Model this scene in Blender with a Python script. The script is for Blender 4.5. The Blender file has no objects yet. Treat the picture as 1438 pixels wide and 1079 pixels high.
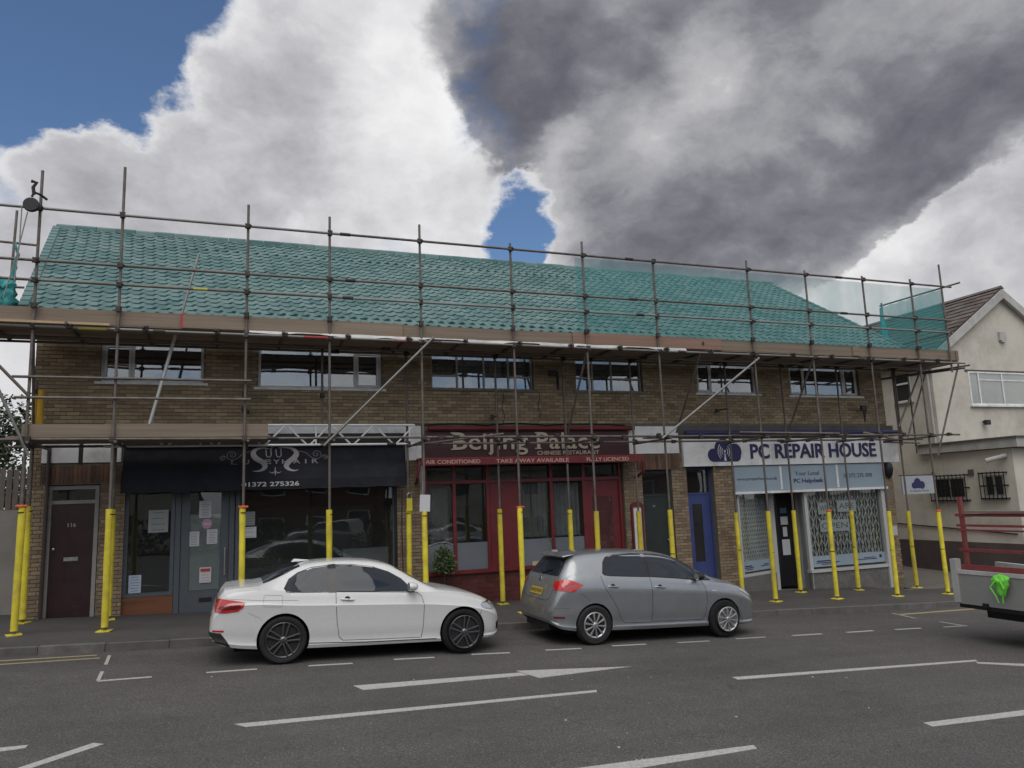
import bpy, bmesh, math, random
from math import sin, cos, pi, radians, sqrt, atan2
from mathutils import Vector, Matrix, noise
from mathutils.bvhtree import BVHTree
random.seed(7)
SC = bpy.context.scene
COL = SC.collection

# ---------------------------------------------------------------- camera
YAW, PIT, ROLL, FPX = radians(20.576), radians(8.85), radians(-2.1405), 1053.65
CAMZ = 2.16
_f = Vector((sin(YAW)*cos(PIT), cos(YAW)*cos(PIT), sin(PIT)))
_r = Vector((cos(YAW), -sin(YAW), 0)); _u = _r.cross(_f)
CR = cos(ROLL)*_r + sin(ROLL)*_u
CU = -sin(ROLL)*_r + cos(ROLL)*_u
cam = bpy.data.cameras.new('camera'); camo = bpy.data.objects.new('camera', cam); COL.objects.link(camo)
mw = Matrix.Identity(4)
for i, v in enumerate((CR, CU, -_f)):
    for j in range(3): mw[j][i] = v[j]
mw[2][3] = CAMZ
camo.matrix_world = mw
cam.sensor_width = 36; cam.lens = FPX/1438*36; cam.clip_end = 2000; cam.clip_start = .05
SC.camera = camo

def ray(px, py):      # direction through a pixel of the photograph, with y component 1 along the street normal
    return CR*((px-719)/FPX) + CU*(-(py-539.5)/FPX) + _f

# ---------------------------------------------------------------- world, sun, exposure
SUN_AZ, SUN_EL = radians(205), radians(58)    # high, on the viewer's side, spread wide by the cloud
sun_dir = Vector((sin(SUN_AZ)*cos(SUN_EL), cos(SUN_AZ)*cos(SUN_EL), sin(SUN_EL)))
world = bpy.data.worlds.new('World'); SC.world = world; world.use_nodes = True
N = world.node_tree.nodes; Lk = world.node_tree.links
for n in list(N): N.remove(n)
def wn(t, **k):
    n = N.new(t)
    for a, v in k.items():
        if a == 'ins':
            for i, x in v.items(): n.inputs[i].default_value = x
        else: setattr(n, a, v)
    return n
def wmath(op, a, b=None, c=None, clamp=False):
    n = N.new('ShaderNodeMath'); n.operation = op; n.use_clamp = clamp
    for i, x in enumerate((a, b, c)):
        if x is None: continue
        if hasattr(x, 'is_output'): Lk.new(x, n.inputs[i])
        else: n.inputs[i].default_value = x
    return n.outputs[0]
def wvec(op, a, b=None, s=None):
    n = N.new('ShaderNodeVectorMath'); n.operation = op
    for i, x in enumerate((a, b)):
        if x is None: continue
        if hasattr(x, 'is_output'): Lk.new(x, n.inputs[i])
        else: n.inputs[i].default_value = x
    if s is not None:
        if hasattr(s, 'is_output'): Lk.new(s, n.inputs['Scale'])
        else: n.inputs['Scale'].default_value = s
    return n.outputs['Value'] if op in ('DOT_PRODUCT', 'LENGTH', 'DISTANCE') else n.outputs['Vector']
tc = N.new('ShaderNodeTexCoord'); DIR = tc.outputs['Generated']
sky = N.new('ShaderNodeTexSky'); sky.sky_type = 'NISHITA'; sky.sun_disc = False
sky.sun_elevation = SUN_EL; sky.sun_rotation = SUN_AZ; sky.air_density = 1.0; sky.dust_density = .1; sky.ozone_density = 6.0
def smooth(x, a, b):
    n = N.new('ShaderNodeMapRange'); n.interpolation_type = 'SMOOTHSTEP'
    Lk.new(x, n.inputs[0]); n.inputs[1].default_value = a; n.inputs[2].default_value = b
    return n.outputs[0]
sep = N.new('ShaderNodeSeparateXYZ'); Lk.new(DIR, sep.inputs[0])
P = wvec('MULTIPLY', DIR, (1.0, 1.0, 1.45))          # clouds slightly flattened
def cn(vec, scale, detail, rough, dist=0.0, off=(0, 0, 0)):
    n = N.new('ShaderNodeTexNoise'); n.noise_dimensions = '3D'
    Lk.new(wvec('ADD', vec, off), n.inputs['Vector'])
    n.inputs['Scale'].default_value = scale; n.inputs['Detail'].default_value = detail
    n.inputs['Roughness'].default_value = rough; n.inputs['Distortion'].default_value = dist
    return n.outputs['Fac']
def puff(vec, scale, off=(0, 0, 0)):                 # rounded cauliflower heads, 1 in the middle of each
    n = N.new('ShaderNodeTexVoronoi'); n.voronoi_dimensions = '3D'; n.feature = 'F1'; n.normalize = True
    Lk.new(wvec('ADD', vec, off), n.inputs['Vector']); n.inputs['Scale'].default_value = scale; n.inputs['Detail'].default_value = 2
    n.inputs['Roughness'].default_value = .55; n.inputs['Lacunarity'].default_value = 2.3
    return wmath('SUBTRACT', 1.0, n.outputs['Distance'])
warp = N.new('ShaderNodeTexNoise'); Lk.new(P, warp.inputs['Vector']); warp.inputs['Scale'].default_value = 4.0; warp.inputs['Detail'].default_value = 7; warp.inputs['Roughness'].default_value = .62
WV = wvec('SUBTRACT', warp.outputs['Color'], (.5, .5, .5))
WDIR = wvec('ADD', DIR, wvec('SCALE', WV, s=.17))
PW = wvec('ADD', P, wvec('SCALE', WV, s=.10))
def blob(px, py, rad, w):      # a smooth lobe of weight w about the direction seen at (px,py), rad in photo pixels
    d = ray(px, py).normalized()
    r = rad/FPX
    dist = wvec('DISTANCE', WDIR, tuple(d))
    return wmath('MULTIPLY', smooth(dist, r, r*.2), w)
def total(xs):
    t = xs[0]
    for x in xs[1:]: t = wmath('ADD', t, x)
    return t
SH = tuple(v*.035 for v in (sin(radians(30))*.7, .6, .75))
def field(off=(0, 0, 0), o2=(0, 0, 0)):
    q = wvec('ADD', PW, off)
    return wmath('ADD', wmath('MULTIPLY', cn(q, 3.2, 9, .60, .0, (3+o2[0], 7, 1)), .62), wmath('MULTIPLY', puff(q, 3.4, (1+o2[0], 4, 2)), .38))
n_big = field(); n_sun = field(SH)
n_fine = cn(PW, 9, 8, .62, .2, (9, 2, 5)); n_low = cn(P, 1.9, 4, .5, .2, (4, 1, 8))
bias = total([blob(40, 10, 290, -.48), blob(-60, -60, 340, -.25), blob(165, 110, 90, -.16), blob(738, 305, 70, -.32), blob(722, 345, 55, -.2), blob(402, 318, 34, -.15),
              blob(1230, 180, 330, .2), blob(430, 180, 270, .18), blob(860, 200, 240, .15), blob(850, 340, 110, .12), blob(620, 320, 70, .1), blob(60, 260, 130, .22), blob(200, 240, 130, .22), blob(110, 215, 90, .22), blob(300, 110, 70, .1), blob(20, 300, 60, -.06)])
dens = wmath('ADD', wmath('ADD', n_big, bias), -.03)
mask = smooth(dens, .425, .56)
# the bright cumulus: pale, with soft grey folds
relief = wmath('MULTIPLY', wmath('SUBTRACT', n_sun, n_big), -2.2)
rim = wmath('MULTIPLY', wmath('SUBTRACT', 1.0, smooth(dens, .50, .64)), .20)
grey1 = total([blob(400, 120, 130, .20), blob(330, 290, 230, .14), blob(60, 290, 200, .12), blob(560, 110, 170, -.20), blob(600, 330, 150, -.10), blob(1390, 340, 160, .12), blob(1215, 330, 110, -.16)])
light = total([wmath('MULTIPLY', grey1, -1.0), relief, rim, wmath('MULTIPLY', wmath('SUBTRACT', n_fine, .5), .30), wmath('MULTIPLY', wmath('SUBTRACT', n_low, .5), -.7)])
light = wmath('ADD', light, .56)
def ramp(fac, stops):
    r = N.new('ShaderNodeValToRGB'); Lk.new(fac, r.inputs[0]); c = r.color_ramp; c.interpolation = 'B_SPLINE'
    c.elements[0].position = stops[0][0]; c.elements[0].color = (*stops[0][1], 1)
    c.elements[1].position = stops[-1][0]; c.elements[1].color = (*stops[-1][1], 1)
    for p_, c_ in stops[1:-1]:
        e = c.elements.new(p_); e.color = (*c_, 1)
    return r.outputs[0]
col1 = ramp(light, [(.1, (.25, .25, .275)), (.35, (.43, .43, .455)), (.6, (.61, .61, .63)), (.95, (.90, .90, .90))])
# the heavy grey cloud that fills the upper right
n_drk, n_drks = n_big, n_sun
dens2 = wmath('ADD', wmath('MULTIPLY', n_drk, 1.0), total([blob(720, 60, 190, .5), blob(690, 180, 110, .45), blob(900, 110, 260, .5), blob(1100, 0, 420, .5), blob(1150, 150, 300, .5), blob(960, 280, 190, .5), blob(860, 325, 120, .5), blob(1060, 335, 120, .5), blob(940, 360, 150, .45), blob(1140, 350, 70, .3), blob(1380, 60, 220, .5), blob(1700, -100, 500, .4), blob(742, 290, 50, -.5), blob(1440, 340, 190, -.6), blob(1330, 350, 110, -.5), blob(1240, 380, 70, -.3)]))
mask2 = smooth(dens2, .72, .88)
deep = total([blob(720, 110, 190, .20), blob(690, 190, 110, .12), blob(640, 80, 90, .05), blob(1290, 200, 170, .20), blob(1000, 340, 150, .06), blob(1150, 70, 160, .05), blob(1000, 320, 130, .08), blob(1010, 90, 75, -.26), blob(870, 230, 150, -.20), blob(1060, 130, 130, -.14), blob(960, 170, 110, -.10), blob(800, 340, 80, -.18), blob(1200, 150, 80, -.14), blob(900, 0, 60, -.1), blob(790, 215, 45, -.25), blob(780, 290, 60, -.22), blob(1380, 30, 100, -.05)])
rel2 = wmath('MULTIPLY', wmath('SUBTRACT', n_drks, n_drk), -3.0)
edge2 = wmath('MULTIPLY', wmath('SUBTRACT', 1.0, smooth(dens2, .80, 1.30)), .30)
l2 = total([wmath('MULTIPLY', deep, -1.0), rel2, edge2, wmath('MULTIPLY', wmath('SUBTRACT', n_fine, .5), .22), wmath('MULTIPLY', wmath('SUBTRACT', n_low, .5), -.8), wmath('MULTIPLY', wmath('SUBTRACT', n_drk, .5), -.45)])
l2 = wmath('ADD', l2, .50)
col2 = ramp(l2, [(.05, (.100, .102, .124)), (.3, (.158, .160, .186)), (.55, (.25, .252, .28)), (.95, (.52, .52, .53))])
mc = N.new('ShaderNodeMix'); mc.data_type = 'RGBA'; Lk.new(mask2, mc.inputs[0]); Lk.new(col1, mc.inputs[6]); Lk.new(col2, mc.inputs[7])
bg1 = N.new('ShaderNodeBackground'); bg1.inputs['Strength'].default_value = .085; Lk.new(sky.outputs[0], bg1.inputs[0])
bg2 = N.new('ShaderNodeBackground'); bg2.inputs['Strength'].default_value = .87; Lk.new(mc.outputs[2], bg2.inputs[0])
mx = N.new('ShaderNodeMixShader'); Lk.new(mask, mx.inputs[0]); Lk.new(bg1.outputs[0], mx.inputs[1]); Lk.new(bg2.outputs[0], mx.inputs[2])
wo = N.new('ShaderNodeOutputWorld'); Lk.new(mx.outputs[0], wo.inputs[0])
world.cycles.sampling_method = 'MANUAL'; world.cycles.sample_map_resolution = 1024

sd = bpy.data.lights.new('sun', 'SUN'); sd.energy = 1.35; sd.angle = radians(55); sd.color = (1, .965, .91)
so = bpy.data.objects.new('sun', sd); COL.objects.link(so)
so.rotation_euler = sun_dir.to_track_quat('Z', 'Y').to_euler(); so.location = sun_dir*60
SC.view_settings.view_transform = 'Standard'; SC.view_settings.look = 'None'
SC.view_settings.exposure = 0.3; SC.view_settings.gamma = 1; SC.view_settings.use_curve_mapping = False
SC.cycles.use_denoising = True
try: SC.cycles.denoiser = 'OPENIMAGEDENOISE'
except Exception: pass
SC.cycles.max_bounces = 6; SC.cycles.transparent_max_bounces = 12; SC.cycles.caustics_reflective = False; SC.cycles.caustics_refractive = False

# ---------------------------------------------------------------- materials
MATS = {}
def mat(name, color, rough=.7, metal=0.0, var=0.0, vscale=3.0, bump=0.0, bscale=40.0, rnd=0.0, rcol=None, spec=.5, coat=0.0, dirt=None, dscale=1.2, alpha=1.0, island=True, stretch=None):
    """procedural material: base colour, cloudy variation, per-piece variation, fine bump, patchy dirt"""
    if name in MATS: return MATS[name]
    m = bpy.data.materials.new(name); m.use_nodes = True
    nt = m.node_tree; nd = nt.nodes; lk = nt.links
    b = nd['Principled BSDF']
    b.inputs['Base Color'].default_value = (*color, 1); b.inputs['Roughness'].default_value = rough
    b.inputs['Metallic'].default_value = metal; b.inputs['Specular IOR Level'].default_value = spec
    b.inputs['Coat Weight'].default_value = coat; b.inputs['Coat Roughness'].default_value = .05
    b.inputs['Alpha'].default_value = alpha
    g = nd.new('ShaderNodeNewGeometry')
    src = g.outputs['Position']
    if stretch:
        mp = nd.new('ShaderNodeVectorMath'); mp.operation = 'MULTIPLY'; lk.new(src, mp.inputs[0]); mp.inputs[1].default_value = stretch; src = mp.outputs[0]
    cur = None
    def mixc(fac, a, bcol, mode='MIX'):
        x = nd.new('ShaderNodeMix'); x.data_type = 'RGBA'; x.blend_type = mode
        if hasattr(fac, 'is_output'): lk.new(fac, x.inputs[0])
        else: x.inputs[0].default_value = fac
        for v, i in ((a, 6), (bcol, 7)):
            if hasattr(v, 'is_output'): lk.new(v, x.inputs[i])
            else: x.inputs[i].default_value = (*v, 1)
        return x.outputs[2]
    def rng(v, a, b_, c, d):
        r = nd.new('ShaderNodeMapRange'); lk.new(v, r.inputs[0])
        for i, q in enumerate((a, b_, c, d)): r.inputs[i+1].default_value = q
        return r.outputs[0]
    def noi(sc, det=5, ro=.6, s=None):
        n_ = nd.new('ShaderNodeTexNoise'); lk.new(s or src, n_.inputs['Vector']); n_.inputs['Scale'].default_value = sc
        n_.inputs['Detail'].default_value = det; n_.inputs['Roughness'].default_value = ro
        return n_.outputs['Fac']
    cur = color
    if rnd:
        oi = nd.new('ShaderNodeObjectInfo')
        ad = nd.new('ShaderNodeMath'); ad.operation = 'ADD'; lk.new(oi.outputs['Random'], ad.inputs[0])
        if island: lk.new(g.outputs['Random Per Island'], ad.inputs[1])
        else: ad.inputs[1].default_value = 0
        fr = nd.new('ShaderNodeMath'); fr.operation = 'FRACT'; lk.new(ad.outputs[0], fr.inputs[0])
        r1 = fr.outputs[0]
        if rcol: cur = mixc(rng(r1, .25, 1, 0, 1), cur, rcol)
        ml = nd.new('ShaderNodeMath'); ml.operation = 'MULTIPLY'; lk.new(r1, ml.inputs[0]); ml.inputs[1].default_value = 7.31
        fr2 = nd.new('ShaderNodeMath'); fr2.operation = 'FRACT'; lk.new(ml.outputs[0], fr2.inputs[0])
        hv = nd.new('ShaderNodeHueSaturation'); lk.new(rng(fr2.outputs[0], 0, 1, 1-rnd, 1+rnd), hv.inputs['Value'])
        if hasattr(cur, 'is_output'): lk.new(cur, hv.inputs['Color'])
        else: hv.inputs['Color'].default_value = (*cur, 1)
        cur = hv.outputs[0]
    if var:
        hv = nd.new('ShaderNodeHueSaturation'); lk.new(rng(noi(vscale), .3, .7, 1-var, 1+var), hv.inputs['Value'])
        if hasattr(cur, 'is_output'): lk.new(cur, hv.inputs['Color'])
        else: hv.inputs['Color'].default_value = (*cur, 1)
        cur = hv.outputs[0]
    if dirt:
        cur = mixc(rng(noi(dscale, 8, .68), .48, .72, 0, .75), cur, dirt)
    if hasattr(cur, 'is_output'): lk.new(cur, b.inputs['Base Color'])
    if var or dirt:
        lk.new(rng(noi(vscale*2.3), .3, .7, max(.02, rough-.08), min(1, rough+.1)), b.inputs['Roughness'])
    if bump:
        bp = nd.new('ShaderNodeBump'); bp.inputs['Strength'].default_value = bump; bp.inputs['Distance'].default_value = .01
        lk.new(noi(bscale, 4, .65), bp.inputs['Height']); lk.new(bp.outputs[0], b.inputs['Normal'])
    MATS[name] = m
    return m

def glass_mat(name, tint=(.55, .6, .6), refl=1.45, rough=.0, minr=.05, dirt=.0):
    m = bpy.data.materials.new(name); m.use_nodes = True
    nt = m.node_tree; nd = nt.nodes; lk = nt.links
    for n in list(nd): nd.remove(n)
    t = nd.new('ShaderNodeBsdfTransparent'); t.inputs[0].default_value = (*tint, 1)
    g = nd.new('ShaderNodeBsdfGlossy'); g.inputs['Roughness'].default_value = rough; g.inputs[0].default_value = (.95, .97, 1, 1)
    gg = nd.new('ShaderNodeNewGeometry'); dt = nd.new('ShaderNodeVectorMath'); dt.operation = 'DOT_PRODUCT'; lk.new(gg.outputs['Normal'], dt.inputs[0]); lk.new(gg.outputs['Incoming'], dt.inputs[1])
    ab = nd.new('ShaderNodeMath'); ab.operation = 'ABSOLUTE'; lk.new(dt.outputs['Value'], ab.inputs[0])
    om = nd.new('ShaderNodeMath'); om.operation = 'SUBTRACT'; om.inputs[0].default_value = 1; lk.new(ab.outputs[0], om.inputs[1])
    pw = nd.new('ShaderNodeMath'); pw.operation = 'POWER'; lk.new(om.outputs[0], pw.inputs[0]); pw.inputs[1].default_value = 4
    ad = nd.new('ShaderNodeMath'); ad.operation = 'MULTIPLY_ADD'; ad.use_clamp = True; lk.new(pw.outputs[0], ad.inputs[0]); ad.inputs[1].default_value = .9; ad.inputs[2].default_value = minr
    x = nd.new('ShaderNodeMixShader'); lk.new(ad.outputs[0], x.inputs[0]); lk.new(t.outputs[0], x.inputs[1]); lk.new(g.outputs[0], x.inputs[2])
    # slight waviness of old panes
    ge = nd.new('ShaderNodeNewGeometry'); no = nd.new('ShaderNodeTexNoise'); lk.new(ge.outputs['Position'], no.inputs['Vector']); no.inputs['Scale'].default_value = 1.3; no.inputs['Detail'].default_value = 1
    bp = nd.new('ShaderNodeBump'); bp.inputs['Strength'].default_value = .12; bp.inputs['Distance'].default_value = .03; lk.new(no.outputs[0], bp.inputs['Height']); lk.new(bp.outputs[0], g.inputs['Normal'])
    last = x.outputs[0]
    if dirt:
        df = nd.new('ShaderNodeBsdfDiffuse'); df.inputs[0].default_value = (.5, .5, .48, 1)
        x2 = nd.new('ShaderNodeMixShader'); x2.inputs[0].default_value = dirt; lk.new(last, x2.inputs[1]); lk.new(df.outputs[0], x2.inputs[2]); last = x2.outputs[0]
    o = nd.new('ShaderNodeOutputMaterial'); lk.new(last, o.inputs[0])
    return m

# ---------------------------------------------------------------- mesh helpers
WM = {}                         # world matrices of objects made so far
def wm(o): return WM.get(o.name, Matrix.Identity(4))
def setp(o, label=None, cat=None, group=None, kind=None):
    if label: o['label'] = label
    if cat: o['category'] = cat
    if group: o['group'] = group
    if kind: o['kind'] = kind
    return o
def empty(name, loc=(0, 0, 0), label=None, cat=None, group=None):
    o = bpy.data.objects.new(name, None); o.empty_display_size = .2
    COL.objects.link(o); o.location = loc; WM[o.name] = Matrix.Translation(Vector(loc))
    return setp(o, label, cat, group)
def attach(o, parent, world):
    """place o at matrix world, under parent"""
    if parent is not None:
        o.parent = parent; o.matrix_parent_inverse = Matrix.Identity(4)
        o.matrix_local = wm(parent).inverted() @ world
    else: o.matrix_world = world
    WM[o.name] = world.copy()
class MB:
    def __init__(s): s.v = []; s.f = []
    def quad(s, a, b, c, d): i = len(s.v); s.v += [tuple(a), tuple(b), tuple(c), tuple(d)]; s.f.append((i, i+1, i+2, i+3)); return s
    def poly(s, pts): i = len(s.v); s.v += [tuple(p) for p in pts]; s.f.append(tuple(range(i, i+len(pts)))); return s
    def box(s, x0, y0, z0, x1, y1, z1, back=True):
        i = len(s.v)
        s.v += [(x0, y0, z0), (x1, y0, z0), (x1, y1, z0), (x0, y1, z0), (x0, y0, z1), (x1, y0, z1), (x1, y1, z1), (x0, y1, z1)]
        fs = [(0, 3, 2, 1), (4, 5, 6, 7), (0, 1, 5, 4), (1, 2, 6, 5), (3, 0, 4, 7)] + ([(2, 3, 7, 6)] if back else [])
        s.f += [tuple(i+k for k in f) for f in fs]; return s
    def hexa(s, p):        # 8 corner points: bottom ring 4, top ring 4
        i = len(s.v); s.v += [tuple(q) for q in p]
        s.f += [tuple(i+k for k in f) for f in [(0, 3, 2, 1), (4, 5, 6, 7), (0, 1, 5, 4), (1, 2, 6, 5), (3, 0, 4, 7), (2, 3, 7, 6)]]; return s
    def bar(s, p, q, w, h, up=(0, 0, 1)):    # rectangular bar from p to q, width w across, height h along up
        p = Vector(p); q = Vector(q); d = (q-p).normalized(); sd_ = d.cross(Vector(up)).normalized()*w/2; uu = sd_.cross(d).normalized()*h/2
        return s.hexa([p-sd_-uu, p+sd_-uu, q+sd_-uu, q-sd_-uu, p-sd_+uu, p+sd_+uu, q+sd_+uu, q-sd_+uu])
    def tube(s, p, q, r, n=8, r2=None, cap=True):
        p = Vector(p); q = Vector(q); d = (q-p).normalized()
        a = d.orthogonal().normalized(); b = d.cross(a); r2 = r if r2 is None else r2; i = len(s.v)
        for c, rr in ((p, r), (q, r2)):
            for k in range(n): t = 2*pi*k/n; s.v.append(tuple(c+(a*cos(t)+b*sin(t))*rr))
        s.f += [(i+k, i+(k+1) % n, i+n+(k+1) % n, i+n+k) for k in range(n)]
        if cap: s.f += [tuple(i+n-1-k for k in range(n)), tuple(i+n+k for k in range(n))]
        return s
    def path(s, pts, r, n=6, radii=None):
        pts = [Vector(p) for p in pts]; i = len(s.v); a = None
        for j, p in enumerate(pts):
            d = (pts[min(j+1, len(pts)-1)]-pts[max(j-1, 0)]).normalized()
            if a is None: a = d.orthogonal().normalized()
            a = (a-d*a.dot(d)).normalized(); b = d.cross(a); rr = radii[j] if radii else r
            for k in range(n): t = 2*pi*k/n; s.v.append(tuple(p+(a*cos(t)+b*sin(t))*rr))
        for j in range(len(pts)-1):
            for k in range(n): s.f.append((i+j*n+k, i+j*n+(k+1) % n, i+(j+1)*n+(k+1) % n, i+(j+1)*n+k))
        s.f += [tuple(i+n-1-k for k in range(n)), tuple(i+(len(pts)-1)*n+k for k in range(n))]
        return s
    def lathe(s, c, axis, prof, n=20):      # prof: (r, h) along axis
        c = Vector(c); ax = Vector(axis).normalized(); a = ax.orthogonal().normalized(); b = ax.cross(a); i = len(s.v); m = len(prof)
        for r, h in prof:
            for k in range(n): t = 2*pi*k/n; s.v.append(tuple(c+ax*h+(a*cos(t)+b*sin(t))*r))
        for j in range(m-1):
            for k in range(n): s.f.append((i+j*n+k, i+j*n+(k+1) % n, i+(j+1)*n+(k+1) % n, i+(j+1)*n+k))
        if prof[0][0] > 1e-5: s.f.append(tuple(i+n-1-k for k in range(n)))
        if prof[-1][0] > 1e-5: s.f.append(tuple(i+(m-1)*n+k for k in range(n)))
        return s
    def prism(s, pts, ext):                   # polygon of 3-D points, extruded by vector ext
        i = len(s.v); n = len(pts); e = Vector(ext)
        s.v += [tuple(p) for p in pts]+[tuple(Vector(p)+e) for p in pts]
        s.f += [tuple(range(i+n-1, i-1, -1)), tuple(range(i+n, i+2*n))]+[(i+k, i+(k+1) % n, i+n+(k+1) % n, i+n+k) for k in range(n)]
        return s
    def mesh(s, name, smooth=False, fix=True, centre=True):
        c = Vector((0, 0, 0))
        if centre and s.v:
            mn = [min(v[k] for v in s.v) for k in range(3)]; mxx = [max(v[k] for v in s.v) for k in range(3)]
            c = Vector([(a+b)/2 for a, b in zip(mn, mxx)])
        me = bpy.data.meshes.new(name)
        me.from_pydata([(v[0]-c.x, v[1]-c.y, v[2]-c.z) for v in s.v], [], s.f)
        if fix:
            bm = bmesh.new(); bm.from_mesh(me); bmesh.ops.recalc_face_normals(bm, faces=bm.faces); bm.to_mesh(me); bm.free()
        if smooth:
            me.polygons.foreach_set('use_smooth', [True]*len(me.polygons))
            try: me.set_sharp_from_angle(angle=radians(38))
            except Exception: pass
        me.update()
        return me, c
    def build(s, name, m, parent=None, label=None, cat=None, group=None, kind=None, smooth=False, fix=True, bevel=0):
        me, c = s.mesh(name, smooth, fix)
        if m is not None: me.materials.append(m)
        o = bpy.data.objects.new(name, me); COL.objects.link(o)
        attach(o, parent, Matrix.Translation(c))
        if bevel:
            bv = o.modifiers.new('bevel', 'BEVEL'); bv.width = bevel; bv.segments = 2; bv.limit_method = 'ANGLE'
        return setp(o, label, cat, group, kind)
def inst(src, parent, world, name=None):
    o = src.copy(); COL.objects.link(o)
    if name: o.name = name
    for k in ('label', 'group', 'category'):
        if k in o.keys() and parent is not None: del o[k]
    attach(o, parent, world); return o
def copy_tree(src, world, parent=None, label=None):
    kids = [c for c in bpy.data.objects if c.parent == src]
    o = src.copy(); COL.objects.link(o)
    old = wm(src); attach(o, parent, world)
    if label: o['label'] = label
    for k in kids: copy_tree(k, world @ old.inverted() @ wm(k), o)
    return o
def text_mesh(txt, size, depth=.004, squash=1.0, bold=0.0, spacing=1.0, align='LEFT', shear=0.0):
    cu = bpy.data.curves.new('lettering', 'FONT'); cu.body = txt; cu.size = size; cu.extrude = depth; cu.offset = bold; cu.align_x = align
    cu.space_character = spacing; cu.shear = shear; cu.resolution_u = 3
    o = bpy.data.objects.new('lettering', cu); COL.objects.link(o)
    dg = bpy.context.evaluated_depsgraph_get(); me = bpy.data.meshes.new_from_object(o.evaluated_get(dg))
    bpy.data.objects.remove(o); bpy.data.curves.remove(cu)
    if squash != 1:
        for v in me.vertices: v.co.x *= squash
    return me
def lettering(txt, x0, x1, y, z0, z1, m, parent, name='lettering', depth=.004, bold=0.0, spacing=1.0, shear=0.0, rot=None):
    """text on a wall facing -Y, fitted to the box x0..x1, z0..z1 (cap height)"""
    me = text_mesh(txt, 1.0, depth, 1, bold, spacing, shear=shear)
    xs = [v.co.x for v in me.vertices]; ys = [v.co.y for v in me.vertices]
    a, b = min(xs), max(xs); cap = .69
    lo = 0.0
    for v in me.vertices:
        v.co = Vector(((v.co.x-a)/(b-a)*(x1-x0), (v.co.y-lo)/cap*(z1-z0), v.co.z))
    me.materials.clear(); me.materials.append(m)
    o = bpy.data.objects.new(name, me); COL.objects.link(o)
    M_ = Matrix.Translation((x0, y-depth, z0)) @ Matrix.Rotation(pi/2, 4, 'X') if rot is None else rot
    attach(o, parent, M_); return o
def gz(x): return -.044*x                      # the road falls gently to the right
def pz(x, y): return -.044*x+.12+.02*(y-13.6)  # the pavement, one kerb higher
def spl(pts, x):
    """monotone-ish cubic through (x, value) pairs"""
    n = len(pts)
    if x <= pts[0][0]: return pts[0][1]
    if x >= pts[-1][0]: return pts[-1][1]
    for i in range(n-1):
        if pts[i][0] <= x <= pts[i+1][0]: break
    def sl_(k):
        if k == 0 or k == n-1: j = min(k, n-2); return (pts[j+1][1]-pts[j][1])/(pts[j+1][0]-pts[j][0])
        a = (pts[k][1]-pts[k-1][1])/(pts[k][0]-pts[k-1][0]); c = (pts[k+1][1]-pts[k][1])/(pts[k+1][0]-pts[k][0])
        return 0 if a*c <= 0 else 2*a*c/(a+c)
    x0, y0 = pts[i]; x1, y1 = pts[i+1]; h = x1-x0; t = (x-x0)/h; a, c = sl_(i), sl_(i+1)
    return y0*(2*t**3-3*t*t+1)+a*h*(t**3-2*t*t+t)+y1*(-2*t**3+3*t*t)+c*h*(t**3-t*t)
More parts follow.
